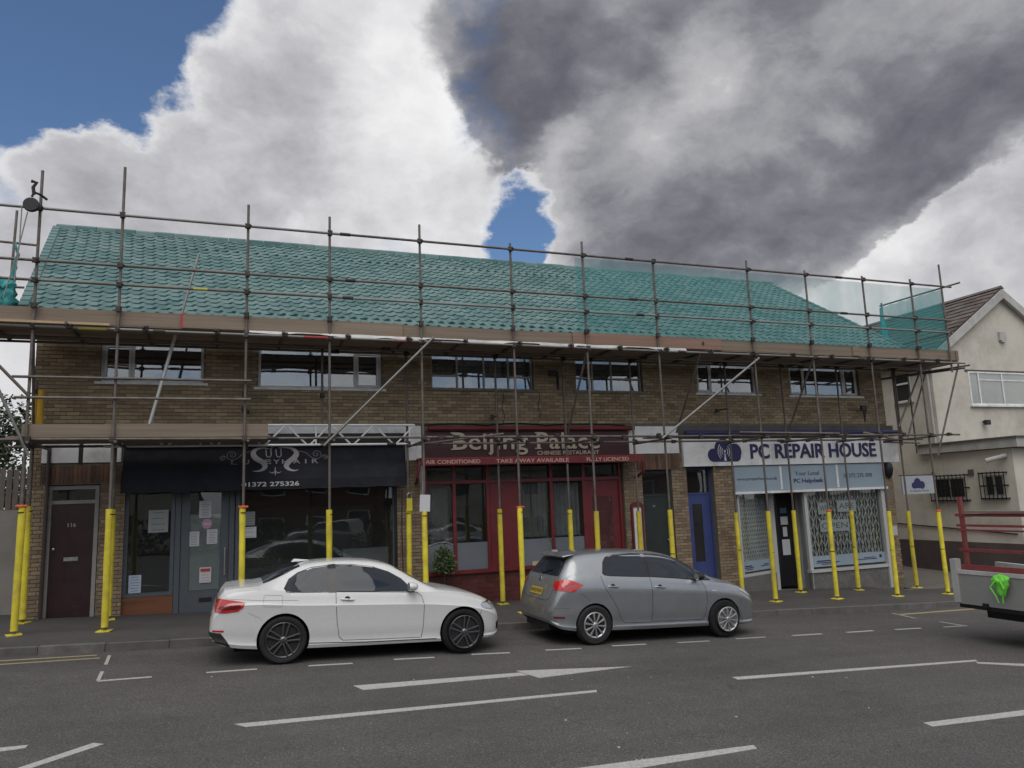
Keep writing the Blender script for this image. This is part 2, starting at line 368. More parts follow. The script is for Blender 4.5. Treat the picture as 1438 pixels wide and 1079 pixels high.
# ---------------------------------------------------------------- ground, road, pavement
def asphalt(name, base, var, speck, patch):
    m = bpy.data.materials.new(name); m.use_nodes = True; nt = m.node_tree; nd = nt.nodes; lk = nt.links; b = nd['Principled BSDF']
    g = nd.new('ShaderNodeNewGeometry')
    def noi(sc, det=4, ro=.6, st=None):
        n_ = nd.new('ShaderNodeTexNoise'); n_.inputs['Scale'].default_value = sc; n_.inputs['Detail'].default_value = det; n_.inputs['Roughness'].default_value = ro
        if st:
            v = nd.new('ShaderNodeVectorMath'); v.operation = 'MULTIPLY'; lk.new(g.outputs['Position'], v.inputs[0]); v.inputs[1].default_value = st; lk.new(v.outputs[0], n_.inputs['Vector'])
        else: lk.new(g.outputs['Position'], n_.inputs['Vector'])
        return n_.outputs['Fac']
    def rng(v, a, b_, c, d):
        r = nd.new('ShaderNodeMapRange'); lk.new(v, r.inputs[0])
        for i, q in enumerate((a, b_, c, d)): r.inputs[i+1].default_value = q
        return r.outputs[0]
    def mul(a, b_):
        x = nd.new('ShaderNodeMath'); x.operation = 'MULTIPLY'; lk.new(a, x.inputs[0]); lk.new(b_, x.inputs[1]); return x.outputs[0]
    v = mul(rng(noi(.35, 6, .6), .3, .7, 1-var, 1+var), rng(noi(55, 3, .8), .3, .7, 1-speck, 1+speck))
    v = mul(v, rng(noi(3.2, 5, .6), .35, .65, .94, 1.06))
    v = mul(v, rng(noi(1.0, 4, .6, (.10, 1.3, 1)), .35, .65, .9, 1.08))      # tyre-polished tracks along the road
    vo = nd.new('ShaderNodeTexVoronoi'); vo.inputs['Scale'].default_value = 34; lk.new(g.outputs['Position'], vo.inputs['Vector'])
    v = mul(v, rng(vo.outputs['Distance'], .05, .4, 1+speck*.8, 1-speck*.35))
    sp = rng(noi(23, 2, .5), .74, .80, 0, 1)
    hv = nd.new('ShaderNodeHueSaturation'); hv.inputs['Color'].default_value = (*base, 1); lk.new(v, hv.inputs['Value'])
    x = nd.new('ShaderNodeMix'); x.data_type = 'RGBA'; lk.new(sp, x.inputs[0]); lk.new(hv.outputs[0], x.inputs[6]); x.inputs[7].default_value = (base[0]*2.3, base[1]*2.3, base[2]*2.3, 1)
    # darker repaired or oily patches
    y = nd.new('ShaderNodeMix'); y.data_type = 'RGBA'; lk.new(rng(noi(.8, 7, .7), .56, .72, 0, patch), y.inputs[0]); lk.new(x.outputs[2], y.inputs[6]); y.inputs[7].default_value = (base[0]*.6, base[1]*.6, base[2]*.62, 1)
    # fine crack lines
    vc = nd.new('ShaderNodeTexVoronoi'); vc.feature = 'DISTANCE_TO_EDGE'; vc.inputs['Scale'].default_value = .55
    wv = nd.new('ShaderNodeTexNoise'); wv.inputs['Scale'].default_value = 2.5; wv.inputs['Detail'].default_value = 6; lk.new(g.outputs['Position'], wv.inputs['Vector'])
    mv = nd.new('ShaderNodeVectorMath'); mv.operation = 'MULTIPLY_ADD'; lk.new(wv.outputs['Color'], mv.inputs[0]); mv.inputs[1].default_value = (.8, .8, .0); lk.new(g.outputs['Position'], mv.inputs[2]); lk.new(mv.outputs[0], vc.inputs['Vector'])
    ck = mul(rng(vc.outputs['Distance'], .0, .006, .55, 0), rng(noi(.5, 2), .5, .58, 0, 1))
    w = nd.new('ShaderNodeMix'); w.data_type = 'RGBA'; lk.new(ck, w.inputs[0]); lk.new(y.outputs[2], w.inputs[6]); w.inputs[7].default_value = (base[0]*.35, base[1]*.35, base[2]*.35, 1)
    lk.new(w.outputs[2], b.inputs['Base Color']); b.inputs['Roughness'].default_value = .86; b.inputs['Specular IOR Level'].default_value = .3
    bp = nd.new('ShaderNodeBump'); bp.inputs['Strength'].default_value = .5; bp.inputs['Distance'].default_value = .008; lk.new(noi(60, 3, .7), bp.inputs['Height']); lk.new(bp.outputs[0], b.inputs['Normal'])
    return m
M_road = asphalt('asphalt', (.104, .096, .094), .15, .62, .5)
M_pave = asphalt('pavement_tarmac', (.080, .075, .073), .12, .24, .4)
def slab(name, x0, y0, x1, y1, zf, m, nx=1, ny=1, **k):
    b = MB()
    for i in range(nx):
        for j in range(ny):
            xa, xb = x0+(x1-x0)*i/nx, x0+(x1-x0)*(i+1)/nx; ya, yb = y0+(y1-y0)*j/ny, y0+(y1-y0)*(j+1)/ny
            b.quad((xa, ya, zf(xa, ya)), (xb, ya, zf(xb, ya)), (xb, yb, zf(xb, yb)), (xa, yb, zf(xa, yb)))
    return b.build(name, m, **k)
M_earth = mat('earth', (.13, .12, .09), .95, var=.3, vscale=.3, bump=.4, bscale=3)
slab('ground', -700, -700, 700, 700, lambda x, y: gz(max(-60, min(60, x)))-.35, M_earth, 70, 4, kind='structure')
road = slab('road', -60, -9.0, 60, 13.74, lambda x, y: gz(x), M_road, 12, 6, kind='structure')
KX = 16.6
pave = slab('pavement', -60, 13.76, KX, 16.62, lambda x, y: pz(x, y), M_pave, 10, 3, kind='structure')
# kerb stones, each a piece of the pavement
M_kerb = mat('kerb_concrete', (.125, .117, .11), .9, var=.2, vscale=4, bump=.5, bscale=60, rnd=.16, dirt=(.07, .066, .06), dscale=2.5, island=False)
kw = .912; kx = -12.75
kb = MB(); kb.hexa([(-.452, -.0, -.15), (.452, -.0, -.15), (.452, .15, -.15), (-.452, .15, -.15), (-.452, .012, .125), (.452, .012, .125), (.452, .15, .128), (-.452, .15, .128)])
me_k, _c = kb.mesh('kerb_stone', centre=False); me_k.materials.append(M_kerb)
while kx < KX-.3:
    o = bpy.data.objects.new('kerb_stone', me_k); COL.objects.link(o)
    cx_ = kx+.456; R_ = Matrix.Rotation(math.atan(.044), 4, 'Y')
    attach(o, pave, Matrix.Translation((cx_, 13.61+random.uniform(-.006, .006), gz(cx_)-.004+random.uniform(-.004, .004))) @ R_)
    kx += kw
bv = None
# drop kerb and crossover to the side yard
M_yard = asphalt('yard_concrete', (.15, .135, .12), .16, .14, .5)
yd = MB()
yd.quad((KX, 13.62, gz(KX)+.125), (KX+.95, 13.62, gz(KX+.95)+.03), (KX+.95, 13.8, pz(KX+.95, 13.8)-.05), (KX, 13.8, pz(KX, 13.8)+.004))
yd.quad((KX+.95, 13.62, gz(KX+.95)+.03), (60, 13.62, gz(60)+.03), (60, 13.8, gz(60)+.08), (KX+.95, 13.8, pz(KX+.95, 13.8)-.05))
yd.quad((KX, 13.62, gz(KX)-.1), (60, 13.62, gz(60)-.1), (60, 13.62, gz(60)+.03), (KX, 13.62, gz(KX)+.125))
yd.build('dropped_kerb', M_kerb, kind='structure')
slab('pavement', KX, 13.8, 60, 16.0, lambda x, y: pz(x, y)+.003-(.05 if x > KX+.5 and y < 14 else 0), M_pave, 46, 3, kind='structure')
slab('yard', 17.72, 15.9, 21.6, 30, lambda x, y: -.66+.0*(x-17.7)+(y-16)*.035, M_yard, 2, 4, kind='structure')
slab('yard_edge', 16.9, 15.72, 21.6, 15.95, lambda x, y: pz(x, y)+.01+(.0), M_yard, 2, 1, kind='structure')
slab('path', -60, 16.6, -3.7, 17.4, lambda x, y: pz(x, 16.6), M_pave, 4, 1, kind='structure')

# painted road markings
def G(px, py, dz=.0):
    d = ray(px, py); t = (dz-CAMZ)/(d.z+.044*d.x); return Vector((d.x*t, d.y*t, CAMZ+d.z*t))
M_paint = bpy.data.materials.new('road_paint'); M_paint.use_nodes = True
def worn(m, c, wear, sc=30):
    nt = m.node_tree; nd = nt.nodes; lk = nt.links; b = nd['Principled BSDF']; b.inputs['Base Color'].default_value = (*c, 1); b.inputs['Roughness'].default_value = .75
    g = nd.new('ShaderNodeNewGeometry'); n_ = nd.new('ShaderNodeTexNoise'); lk.new(g.outputs['Position'], n_.inputs['Vector']); n_.inputs['Scale'].default_value = sc; n_.inputs['Detail'].default_value = 9; n_.inputs['Roughness'].default_value = .85
    r = nd.new('ShaderNodeMapRange'); lk.new(n_.outputs['Fac'], r.inputs[0]); r.inputs[1].default_value = .5-wear*.18; r.inputs[2].default_value = .62; r.inputs[3].default_value = 0; r.inputs[4].default_value = .6
    x = nd.new('ShaderNodeMix'); x.data_type = 'RGBA'; lk.new(r.outputs[0], x.inputs[0]); x.inputs[6].default_value = (*c, 1); x.inputs[7].default_value = (.11, .105, .10, 1); lk.new(x.outputs[2], b.inputs['Base Color'])
worn(M_paint, (.50, .49, .465), .6)
M_faint = bpy.data.materials.new('worn_road_paint'); M_faint.use_nodes = True; worn(M_faint, (.40, .39, .37), .8, 20)
M_yel = bpy.data.materials.new('yellow_road_paint'); M_yel.use_nodes = True; worn(M_yel, (.42, .34, .16), .7)
def mark(name, pts, m=M_paint, lift=.004):
    ps = [G(*p) for p in pts]
    b = MB(); n = len(ps)
    b.prism([(p.x, p.y, gz(p.x)+.0005) for p in ps], (0, 0, lift))
    return b.build(name, m, road)
def line_mark(name, a, b_, w, m=M_paint):
    A, B = G(*a), G(*b_); d = (B-A).normalized(); s = Vector((-d.y, d.x, 0))*w/2
    b = MB(); nseg = max(1, int((B-A).length/.6))
    b.prism([(p.x, p.y, gz(p.x)+.0005) for p in (A-s, B-s, B+s, A+s)], (0, 0, .004))
    return b.build(name, m, road)
for a, b_ in (((290, 945), (361, 940)), ((433, 935.5), (495, 932)), ((553, 926.5), (610, 923.5)), ((662, 919.5), (716, 917)), ((766, 913.5), (816, 911)), ((860, 907.5), (907, 905)), ((951, 903), (996, 900.5)),
              ((1033, 897.5), (1075, 895)), ((1113, 893), (1154, 890.5)), ((1189, 888.5), (1226, 886)), ((1257, 884.5), (1293, 882.5))):
    line_mark('parking_bay_dash', a, b_, .075, M_paint if a[0] < 900 or a[0] > 1100 else M_faint)
line_mark('bay_corner_line', (137, 957), (213, 951), .075)
mark('bay_corner_line', [(135, 956), (140, 957), (146, 943.5), (141, 943.5)])
mark('bay_end_mark', [(146, 933.5), (151, 933.5), (156, 921), (151.5, 921)])
line_mark('bay_corner_line', (1320, 873.5), (1353, 879), .07, M_faint); line_mark('bay_corner_line', (1325, 881), (1358, 879), .07, M_faint)
line_mark('bay_corner_line', (1253, 861.5), (1285, 868.5), .07, M_faint)
line_mark('yellow_line', (1262, 863.5), (1400, 853), .12, M_yel)
line_mark('yellow_line', (-60, 937.5), (140, 924.5), .06, M_yel); line_mark('yellow_line', (-60, 932), (136, 920.5), .06, M_yel)
mark('centre_line', [(329, 1017.5), (345, 1021.5), (838, 972.5), (838, 969.5)])
mark('centre_line', [(1028, 951.5), (1036, 955), (1373, 929), (1370, 927)])
mark('centre_line', [(1370, 930.2), (1373, 932.2), (1440, 936), (1600, 943), (1600, 940), (1440, 932.8)])
mark('lane_line', [(1297, 1015.5), (1309, 1021), (1440, 1005), (1600, 985), (1600, 978), (1440, 997.5)])
mark('lane_line', [(700, 1094), (760, 1102), (1063, 1052), (1058, 1047)])
mark('lane_line', [(-40, 1101), (24, 1086), (146, 1045.5), (131, 1044)])
mark('lane_line', [(-120, 1062), (-110, 1072), (36, 1051), (39, 1047)])
mark('arrow_stem', [(496, 963.5), (510, 969.5), (742, 948.5), (731, 945)])
mark('arrow_head', [(725, 942.5), (757, 952.5), (886, 936.5)])
# debris specks by the parking line
db = MB(); random.seed(3)
for k in range(20):
    p = G(random.choice((random.gauss(885, 14), random.uniform(100, 1400))), random.gauss(952, 2) if k < 9 else random.uniform(930, 1070)); s_ = random.uniform(.006, .016)
    db.lathe((p.x, p.y, gz(p.x)), (0, 0, 1), [(s_, 0), (s_*.7, s_*.5)], 5)
db.build('litter_specks', mat('grit', (.4, .38, .34), .9), kind='stuff')
# ---------------------------------------------------------------- the terrace of shops
XL, XR, YW = -3.62, 17.80, 16.60
M_mortar = mat('mortar', (.15, .14, .115), .95, var=.2, vscale=8, bump=.4, bscale=80)
M_brick = mat('buff_brick', (.37, .29, .18), .92, var=.16, vscale=.9, bump=.35, bscale=90, rnd=.17, rcol=(.26, .195, .125))
M_brickr = mat('brown_brick', (.30, .225, .145), .92, var=.12, vscale=1.5, bump=.35, bscale=90, rnd=.15, rcol=(.20, .14, .092))
M_dark = mat('interior_dark', (.035, .034, .034), .9, var=.2)
M_room = mat('room_plaster', (.16, .155, .145), .9, var=.15, vscale=1)
M_upvc = mat('white_upvc', (.80, .80, .79), .45, var=.06, vscale=6, dirt=(.38, .36, .33), dscale=3)
M_crit = mat('metal_window_paint', (.42, .44, .41), .55, var=.1, vscale=8, dirt=(.25, .25, .22), dscale=5)
M_glass = glass_mat('window_glass', (.87, .90, .90), minr=.05, dirt=.015)
M_glassu = glass_mat('upper_window_glass', (.80, .84, .85), minr=.20, dirt=.05)
M_sill = mat('sill_tile', (.20, .17, .145), .8, var=.2, vscale=5)
M_white = mat('white_panel', (.80, .80, .79), .5, var=.06, vscale=2, dirt=(.42, .41, .39), dscale=1.5)
M_pipe = mat('painted_pipe', (.05, .035, .03), .5, var=.2)
T = empty('shop_terrace', (XL, YW, 0), 'long two storey brick terrace of shops under a teal netted tiled roof', 'building')
UW = [(-2.50, 4.80, -.60, 5.62, 'upvc'), (.48, 4.74, 3.11, 5.62, 'upvc'), (4.26, 4.78, 6.79, 5.62, 'crit'), (7.92, 4.78, 9.80, 5.62, 'crit'), (11.44, 4.78, 13.36, 5.62, 'upvc'), (14.46, 4.76, 16.94, 5.62, 'upvc')]
# openings of the ground floor: x0, z0, x1, z1
GO = [(-3.31, -1.2, -2.40, 2.78), (-1.96, -1.2, 3.42, 3.02), (4.02, -1.2, 9.08, 3.1), (9.60, -1.2, 10.46, 2.80), (10.90, -1.2, 11.72, 2.86), (12.36, -1.2, 17.42, 2.86)]
holes = [(a, b, c, d) for a, b, c, d, _ in UW]+GO
def wall_cells(mb, x0, x1, z0, z1, hs, y0, y1, cuts=()):
    xs = sorted({x0, x1, *[h[0] for h in hs], *[h[2] for h in hs]}); zs = sorted({z0, z1, *[h[1] for h in hs], *[h[3] for h in hs]})
    xs = [x for x in xs if x0 <= x <= x1]; zs = [z for z in zs if z0 <= z <= z1]
    for j in range(len(zs)-1):
        zm = (zs[j]+zs[j+1])/2; run = None
        for i in range(len(xs)-1):
            xm = (xs[i]+xs[i+1])/2
            solid = not any(h[0] < xm < h[2] and h[1] < zm < h[3] for h in hs)
            if solid and run is None: run = xs[i]
            if (not solid or i == len(xs)-2) and run is not None:
                mb.box(run, y0, zs[j], xs[i+1] if solid else xs[i], y1, zs[j+1]); run = None
w = MB(); wall_cells(w, XL, XR, -1.6, 5.98, holes, YW, YW+.27)
w.build('wall', M_mortar, T)
w = MB(); w.box(XL-.02, YW+.27, -1.6, XL+.23, 25, 5.98); w.box(XR-.25, YW+.27, -1.6, XR, 25, 5.98); w.box(XL, 25, -1.6, XR, 25.2, 5.98)
w.build('side_wall', M_brick, T)
w = MB()
for a, b in ((6.2, 3.55), (9.17, 3.55), (10.75, 3.55)): pass
w.box(XL+.24, YW+.28, 3.05, XR-.26, 24.9, 3.3)                       # floor
w.build('floor_slab', M_room, T)
w = MB(); w.box(XL+.24, 20.6, -1.6, XR-.26, 20.7, 3.04); w.box(XL+.24, 20.6, 3.31, XR-.26, 20.7, 5.95)
for x in (-2.1, 3.72, 9.3, 10.6, 12.1): w.box(x-.05, YW+.29, -1.6, x+.05, 20.59, 3.04)
for x in (0, 3.72, 7.3, 10.9, 14.0): w.box(x-.05, YW+.29, 3.31, x+.05, 20.59, 5.95)
w.build('inner_wall', M_room, T)
w = MB(); w.box(XL+.24, YW+.28, -.62, 12.0, 20.5, -.42); w.box(12.2, YW+.9, -.85, XR-.26, 20.5, -.55); w.build('shop_floor', mat('shop_floor', (.08, .075, .07), .6), T)
# ---- bricks, real pieces; the nearest three hundred single, the rest as one mass
def courses(x0, x1, z0, z1, hs, zmin=None):
    out = []; n0 = math.ceil((z0-0)/.075)
    k = n0
    while (k+1)*.075 <= z1+.002:
        za, zb = k*.075, k*.075+.062; zm = (za+zb)/2
        iv = [(x0, x1)]
        for h in hs:
            if h[1] < zm < h[3]:
                nv = []
                for a, b in iv:
                    if h[2] <= a or h[0] >= b: nv.append((a, b)); continue
                    if a < h[0]: nv.append((a, h[0]))
                    if h[2] < b: nv.append((h[2], b))
                iv = nv
        for a, b in iv:
            off = .1125 if k % 2 else 0.0
            i = math.floor((a-off)/.225)
            while i*.225+off < b:
                p, q = max(a, i*.225+off), min(b, i*.225+off+.215)
                if q-p > .035: out.append((p, q, za, zb))
                i += 1
        k += 1
    return out
SOLD = []   # zones of panels / soldier courses, laid separately
zone_holes = [(h[0]-.001, h[1], h[2]+.001, h[3]) for h in holes]+[(-3.42, 3.17, 3.8, 3.95), (3.8, 3.15, 9.3, 3.95), (9.2, 3.19, 18.2, 3.93), (-3.42, 2.78, -2.0, 3.17), (9.4, 2.8, 10.72, 3.2)]
up = courses(XL, XR, 3.93, 5.98, zone_holes)
lo = [c for c in courses(XL, XR, -.9, 3.93, zone_holes) if c[3] > pz((c[0]+c[1])/2, YW)-.02]
allb = [('u', c) for c in up]+[('l', c) for c in lo]
full = [t for t in allb if abs(t[1][1]-t[1][0]-.215) < .001 and t[1][2] > 2.0]
full.sort(key=lambda t: ((t[1][0])**2+YW**2+(t[1][2]-CAMZ)**2))
vis = [t for t in full if t[0] == 'u' and 3.95 < t[1][2] < 5.3][:300]; vs = set(id(t) for t in vis)
bm_ = MB(); bm_.box(-.1075, -.014, -.031, .1075, .004, .031, back=False); me_b, _c = bm_.mesh('brick', centre=False)
me_b.materials.append(M_brick)
for t in vis:
    x = (t[1][0]+t[1][1])/2; z = (t[1][2]+t[1][3])/2
    o = bpy.data.objects.new('brick', me_b); COL.objects.link(o)
    attach(o, T, Matrix.Translation((x, YW+random.uniform(-.002, .002), z)))
for nm, key, m in (('brickwork', 'u', M_brick), ('pier_brickwork', 'l', M_brickr)):
    b = MB(); random.seed(11)
    for t in allb:
        if t[0] != key or id(t) in vs: continue
        p, q, za, zb = t[1]; dy = random.uniform(-.002, .002)
        b.box(p, YW-.014+dy, za, q, YW+.004, zb, back=False)
    b.build(nm, m, T, kind='stuff')
# reddish soldier courses over the two groups of doors
M_sold = mat('soldier_brick', (.17, .095, .06), .9, var=.2, vscale=3, bump=.4, bscale=70, rnd=.25, rcol=(.11, .065, .045))
for nm, x0, x1, z0, z1 in (('lintel', -3.40, -2.02, 2.80, 3.15), ('lintel', 9.42, 10.70, 2.81, 3.18)):
    l_ = MB().box(x0, YW-.004, z0, x1, YW+.002, z1).build(nm, M_mortar, T)
    bb = MB(); bb.box(-.0325, -.010, -(z1-z0)/2+.006, .0325, .004, (z1-z0)/2-.006, back=False); me_, _ = bb.mesh('soldier_brick', centre=False); me_.materials.append(M_sold)
    x = x0+.037
    while x < x1-.03:
        o = bpy.data.objects.new('soldier_brick', me_); COL.objects.link(o); attach(o, l_, Matrix.Translation((x, YW-.004+random.uniform(-.002, .001), (z0+z1)/2))); x += .075
# ---- upper windows
M_curt = mat('net_curtain', (.42, .43, .44), .95, var=.2, vscale=5, stretch=(6, 1, .3))
M_blue = mat('blue_box', (.06, .08, .30), .6)
def window(x0, z0, x1, z1, mull, m, rails=(), fw=.055, y=YW+.09, sill=True, par=None, hopper=()):
    fr = MB()
    fr.box(x0, y, z0, x0+fw, y+.06, z1); fr.box(x1-fw, y, z0, x1, y+.06, z1)
    fr.box(x0+fw, y, z0, x1-fw, y+.06, z0+fw); fr.box(x0+fw, y, z1-fw, x1-fw, y+.06, z1)
    xs = [x0+fw]
    for mx in mull: fr.box(mx-fw/2, y+.002, z0+fw, mx+fw/2, y+.058, z1-fw); xs += [mx-fw/2, mx+fw/2]
    xs.append(x1-fw)
    for a, b, zz in rails: fr.box(a, y+.004, zz-.02, b, y+.056, zz+.02)
    for a, b in hopper:      # opening casement: a proud inner frame
        i_ = .045; fr.box(a, y-.018, z0+fw, a+i_, y-.002, z1-fw); fr.box(b-i_, y-.018, z0+fw, b, y-.002, z1-fw); fr.box(a+i_, y-.018, z0+fw, b-i_, y-.002, z0+fw+i_); fr.box(a+i_, y-.018, z1-fw-i_, b-i_, y-.002, z1-fw)
    F = fr.build('window', m, par or T)
    for i in range(0, len(xs), 2):
        cuts = sorted({z0+fw, z1-fw, *[zz for a, b, zz in rails if a-.01 <= (xs[i]+xs[i+1])/2 <= b+.01]})
        for k in range(len(cuts)-1):
            MB().box(xs[i], y+.028, cuts[k], xs[i+1], y+.034, cuts[k+1]).build('pane', M_glassu, F)
    if sill: MB().box(x0-.09, YW-.05, z0-.05, x1+.09, YW+.12, z0-.002).build('sill', m if m is M_upvc else M_sill, F)
    return F
window(*UW[0][:4], [-1.93], M_upvc, hopper=[(-2.44, -1.96)])
window(*UW[1][:4], [2.53], M_upvc, hopper=[(2.56, 3.05)])
window(*UW[2][:4], [4.90, 5.56, 6.18], M_crit, rails=[(4.30, 4.88, 5.10), (6.20, 6.75, 5.10)], fw=.04)
window(*UW[3][:4], [8.42, 8.96], M_crit, rails=[(7.96, 8.40, 5.12), (8.98, 9.76, 5.12)], fw=.04)
window(*UW[4][:4], [11.93], M_upvc, hopper=[(11.5, 11.9)])
window(*UW[5][:4], [15.03, 16.42], M_upvc, hopper=[(14.52, 15.0), (16.45, 16.88)])
# curtains and blinds hung inside the upper rooms
def curtain(x0, x1, z0, z1, y, n=14, amp=.03):
    b = MB(); k = n*4
    pts = [(x0+(x1-x0)*i/k, y+amp*sin(i*pi/2+.4*sin(i))) for i in range(k+1)]
    for i in range(k):
        (a, ya), (c, yc) = pts[i], pts[i+1]; b.quad((a, ya, z0), (c, yc, z0), (c, yc, z1), (a, ya, z1))
    return b
curtain(4.95, 6.1, 4.82, 5.55, 16.98, 9).build('net_curtain', M_curt, T)
curtain(4.28, 4.88, 5.12, 5.4, 16.95, 5).build('net_curtain', M_curt, T)
curtain(6.2, 6.75, 4.82, 5.55, 17.0, 5).build('net_curtain', mat('grey_curtain', (.22, .25, .25), .95, var=.2), T)
curtain(7.98, 9.75, 4.82, 5.55, 17.05, 12).build('net_curtain', mat('grey_curtain2', (.20, .21, .20), .95, var=.25), T)
curtain(12.4, 13.3, 4.82, 5.4, 17.0, 6).build('net_curtain', M_curt, T)
curtain(16.5, 16.9, 4.82, 5.5, 17.0, 4).build('net_curtain', mat('brown_curtain', (.18, .13, .10), .95), T)
tagb = MB().box(5.50, 16.93, 4.83, 5.90, 17.02, 4.93).build('storage_box', M_blue, None, 'small blue box lying on the inside sill of the net curtained metal window', 'box')
# eaves: soffit, gutter, fascia board
M_soff = mat('soffit_board', (.10, .095, .09), .8, var=.2)
MB().box(XL-.1, YW-.42, 5.98, XR+.05, YW+.28, 6.02).build('soffit', M_soff, T)
MB().box(XL-.1, YW-.44, 5.98, XR+.05, YW-.425, 6.10).build('fascia_board', M_soff, T)
# ---- roof
RY, RZ, EY, EZ = 20.85, 9.36, 15.78, 6.01
RXL, RXR, EXL, EXR = -4.26, 17.66, -3.69, 17.92
roofm = mat('roof_felt', (.05, .05, .05), .9)
rf = MB()
rf.hexa([(EXL, EY, EZ-.12), (EXR, EY, EZ-.12), (RXR, RY, RZ-.12), (RXL, RY, RZ-.12), (EXL, EY, EZ-.04), (EXR, EY, EZ-.04), (RXR, RY, RZ-.04), (RXL, RY, RZ-.04)])
rf.hexa([(RXL, RY, RZ-.12), (RXR, RY, RZ-.12), (EXR, 25.4, EZ-.12), (EXL, 25.4, EZ-.12), (RXL, RY, RZ-.04), (RXR, RY, RZ-.04), (EXR, 25.4, EZ-.04), (EXL, 25.4, EZ-.04)])
rf.prism([(XL, YW+.3, 5.98), (XL, 25, 5.98), (XL, RY, RZ-.15)], (.2, 0, 0)); rf.prism([(XR-.2, YW+.3, 5.98), (XR-.2, 25, 5.98), (XR-.2, RY, RZ-.15)], (.2, 0, 0))
ROOF = rf.build('roof', roofm, T)
# rolled concrete tiles seen through the green debris net drawn tight over them
def net_tile():
    m = mat('netted_roof_tile', (.125, .208, .205), .95, var=.18, vscale=1.1, bump=.3, bscale=50, rnd=.11, rcol=(.075, .155, .155), dirt=(.16, .205, .19), dscale=1.1, island=True)
    return m
M_tile = net_tile()
slope = Vector((0, RY-EY, RZ-EZ)); SL = slope.length; sv = slope.normalized(); nv = Vector((0, -sv.z, sv.y))
NR = 22; gau = SL/NR; tw = .245
prof = []
for i in range(13):
    t = i/12; h = .008+.033*max(0, sin(2*pi*t-.3))**1.2
    prof.append((t*(tw+.012), h))
def tile_geo(b, x, s0, ln=None, lift=.0):
    ln = ln or gau+.05
    i0 = len(b.v)
    for e, (s, th) in enumerate(((s0, .030), (s0+ln, .004))):
        for (u, h) in prof:
            y = EY+sv.y*s; z = EZ+sv.z*s
            hh = h+th+lift
            b.v.append((x+u, y+nv.y*hh, z+nv.z*hh))
    n = len(prof)
    for k in range(n-1): b.f.append((i0+k, i0+k+1, i0+n+k+1, i0+n+k))
    # front edge
    i1 = len(b.v)
    for (u, h) in prof:
        y = EY+sv.y*s0; z = EZ+sv.z*s0; hh = h+lift-.012
        b.v.append((x+u, y+nv.y*hh, z+nv.z*hh))
    for k in range(n-1): b.f.append((i1+k, i1+k+1, i0+k+1, i0+k))
tl = []
for r in range(NR):
    s0 = r*gau; t = (s0+gau/2)/SL
    a = EXL+(RXL-EXL)*t; c = EXR+(RXR-EXR)*t
    n = round((c-a+.06)/tw); st_ = (c-a+.06-tw)/(n-1)
    for k in range(n): tl.append((a-.03+k*st_, s0, r))
tl.sort(key=lambda q: (q[0]+.15)**2+(EY+sv.y*q[1])**2+(EZ+sv.z*q[1]-CAMZ)**2 if q[2] >= 2 else 1e9)
proto = MB(); tile_geo(proto, 0, 0)
me_t, ct = proto.mesh('roof_tile', smooth=True, fix=True); me_t.materials.append(M_tile)
for x, s0, r in tl[:300]:
    o = bpy.data.objects.new('roof_tile', me_t); COL.objects.link(o)
    attach(o, ROOF, Matrix.Translation(ct+Vector((x, sv.y*s0, sv.z*s0))+nv*random.uniform(-.004, .006)))
b = MB()
for x, s0, r in tl[300:]: tile_geo(b, x, s0, lift=random.uniform(-.003, .006))
b.build('roof_tiling', M_tile, ROOF, kind='stuff', smooth=True)
# ridge tiles
xk = RXL; rm = MB()
hr = [(-.13, -.10), (-.11, .0), (-.05, .05), (.05, .05), (.11, 0), (.13, -.10)]
rm.prism([(0, y, z) for y, z in hr], (.44, 0, 0)); me_r, cr_ = rm.mesh('ridge_tile'); me_r.materials.append(M_tile)
while xk < RXR-.1:
    o = bpy.data.objects.new('ridge_tile', me_r); COL.objects.link(o); attach(o, ROOF, Matrix.Translation(cr_+Vector((xk, RY, RZ+.06+random.uniform(-.006, .006))))); xk += .45
# verge tiles down both gables
for (xa, xb) in ((EXL, RXL), (EXR, RXR)):
    vb = MB(); 
    for r in range(NR):
        s0 = r*gau; t = s0/SL; x = xa+(xb-xa)*t; p = Vector((x, EY, EZ))+sv*s0+nv*.055; q = Vector((xa+(xb-xa)*(t+1/NR), EY, EZ))+sv*(s0+gau+.02)+nv*.04
        vb.bar(p, q, .16, .06, up=nv)
    vb.build('verge', M_tile, ROOF)
# ---------------------------------------------------------------- shopfronts, doors and signs
M_maroon = mat('maroon_paint', (.15, .018, .022), .45, var=.15, vscale=3, dirt=(.09, .015, .018))
M_red = mat('red_frame_paint', (.16, .02, .024), .4, var=.12, vscale=4)
M_doorbrown = mat('dark_brown_door', (.030, .009, .010), .4, var=.2, vscale=2, coat=.3)
M_grey = mat('slate_grey_paint', (.085, .098, .115), .5, var=.08, vscale=3)
M_navy = mat('navy_cloth', (.014, .015, .022), .85, var=.2, vscale=2, bump=.15, bscale=300)
M_frame = mat('pale_wood_frame', (.30, .28, .26), .6, var=.12, vscale=6)
M_metal = mat('brushed_metal', (.45, .45, .45), .35, metal=.9, var=.1)
M_paper = mat('paper', (.55, .56, .58), .8)
M_ink = mat('ink', (.10, .10, .11), .8); M_pink = mat('pink_print', (.50, .30, .40), .8); M_redink = mat('red_ink', (.45, .05, .06), .8)
M_frost = mat('frosted_film', (.16, .175, .20), .35, var=.1, vscale=1)
M_stall = mat('oak_stallriser', (.17, .062, .028), .55, var=.25, vscale=2, stretch=(.4, 1, 7), dirt=(.10, .04, .02))
M_black = mat('black_plastic', (.012, .012, .013), .5)
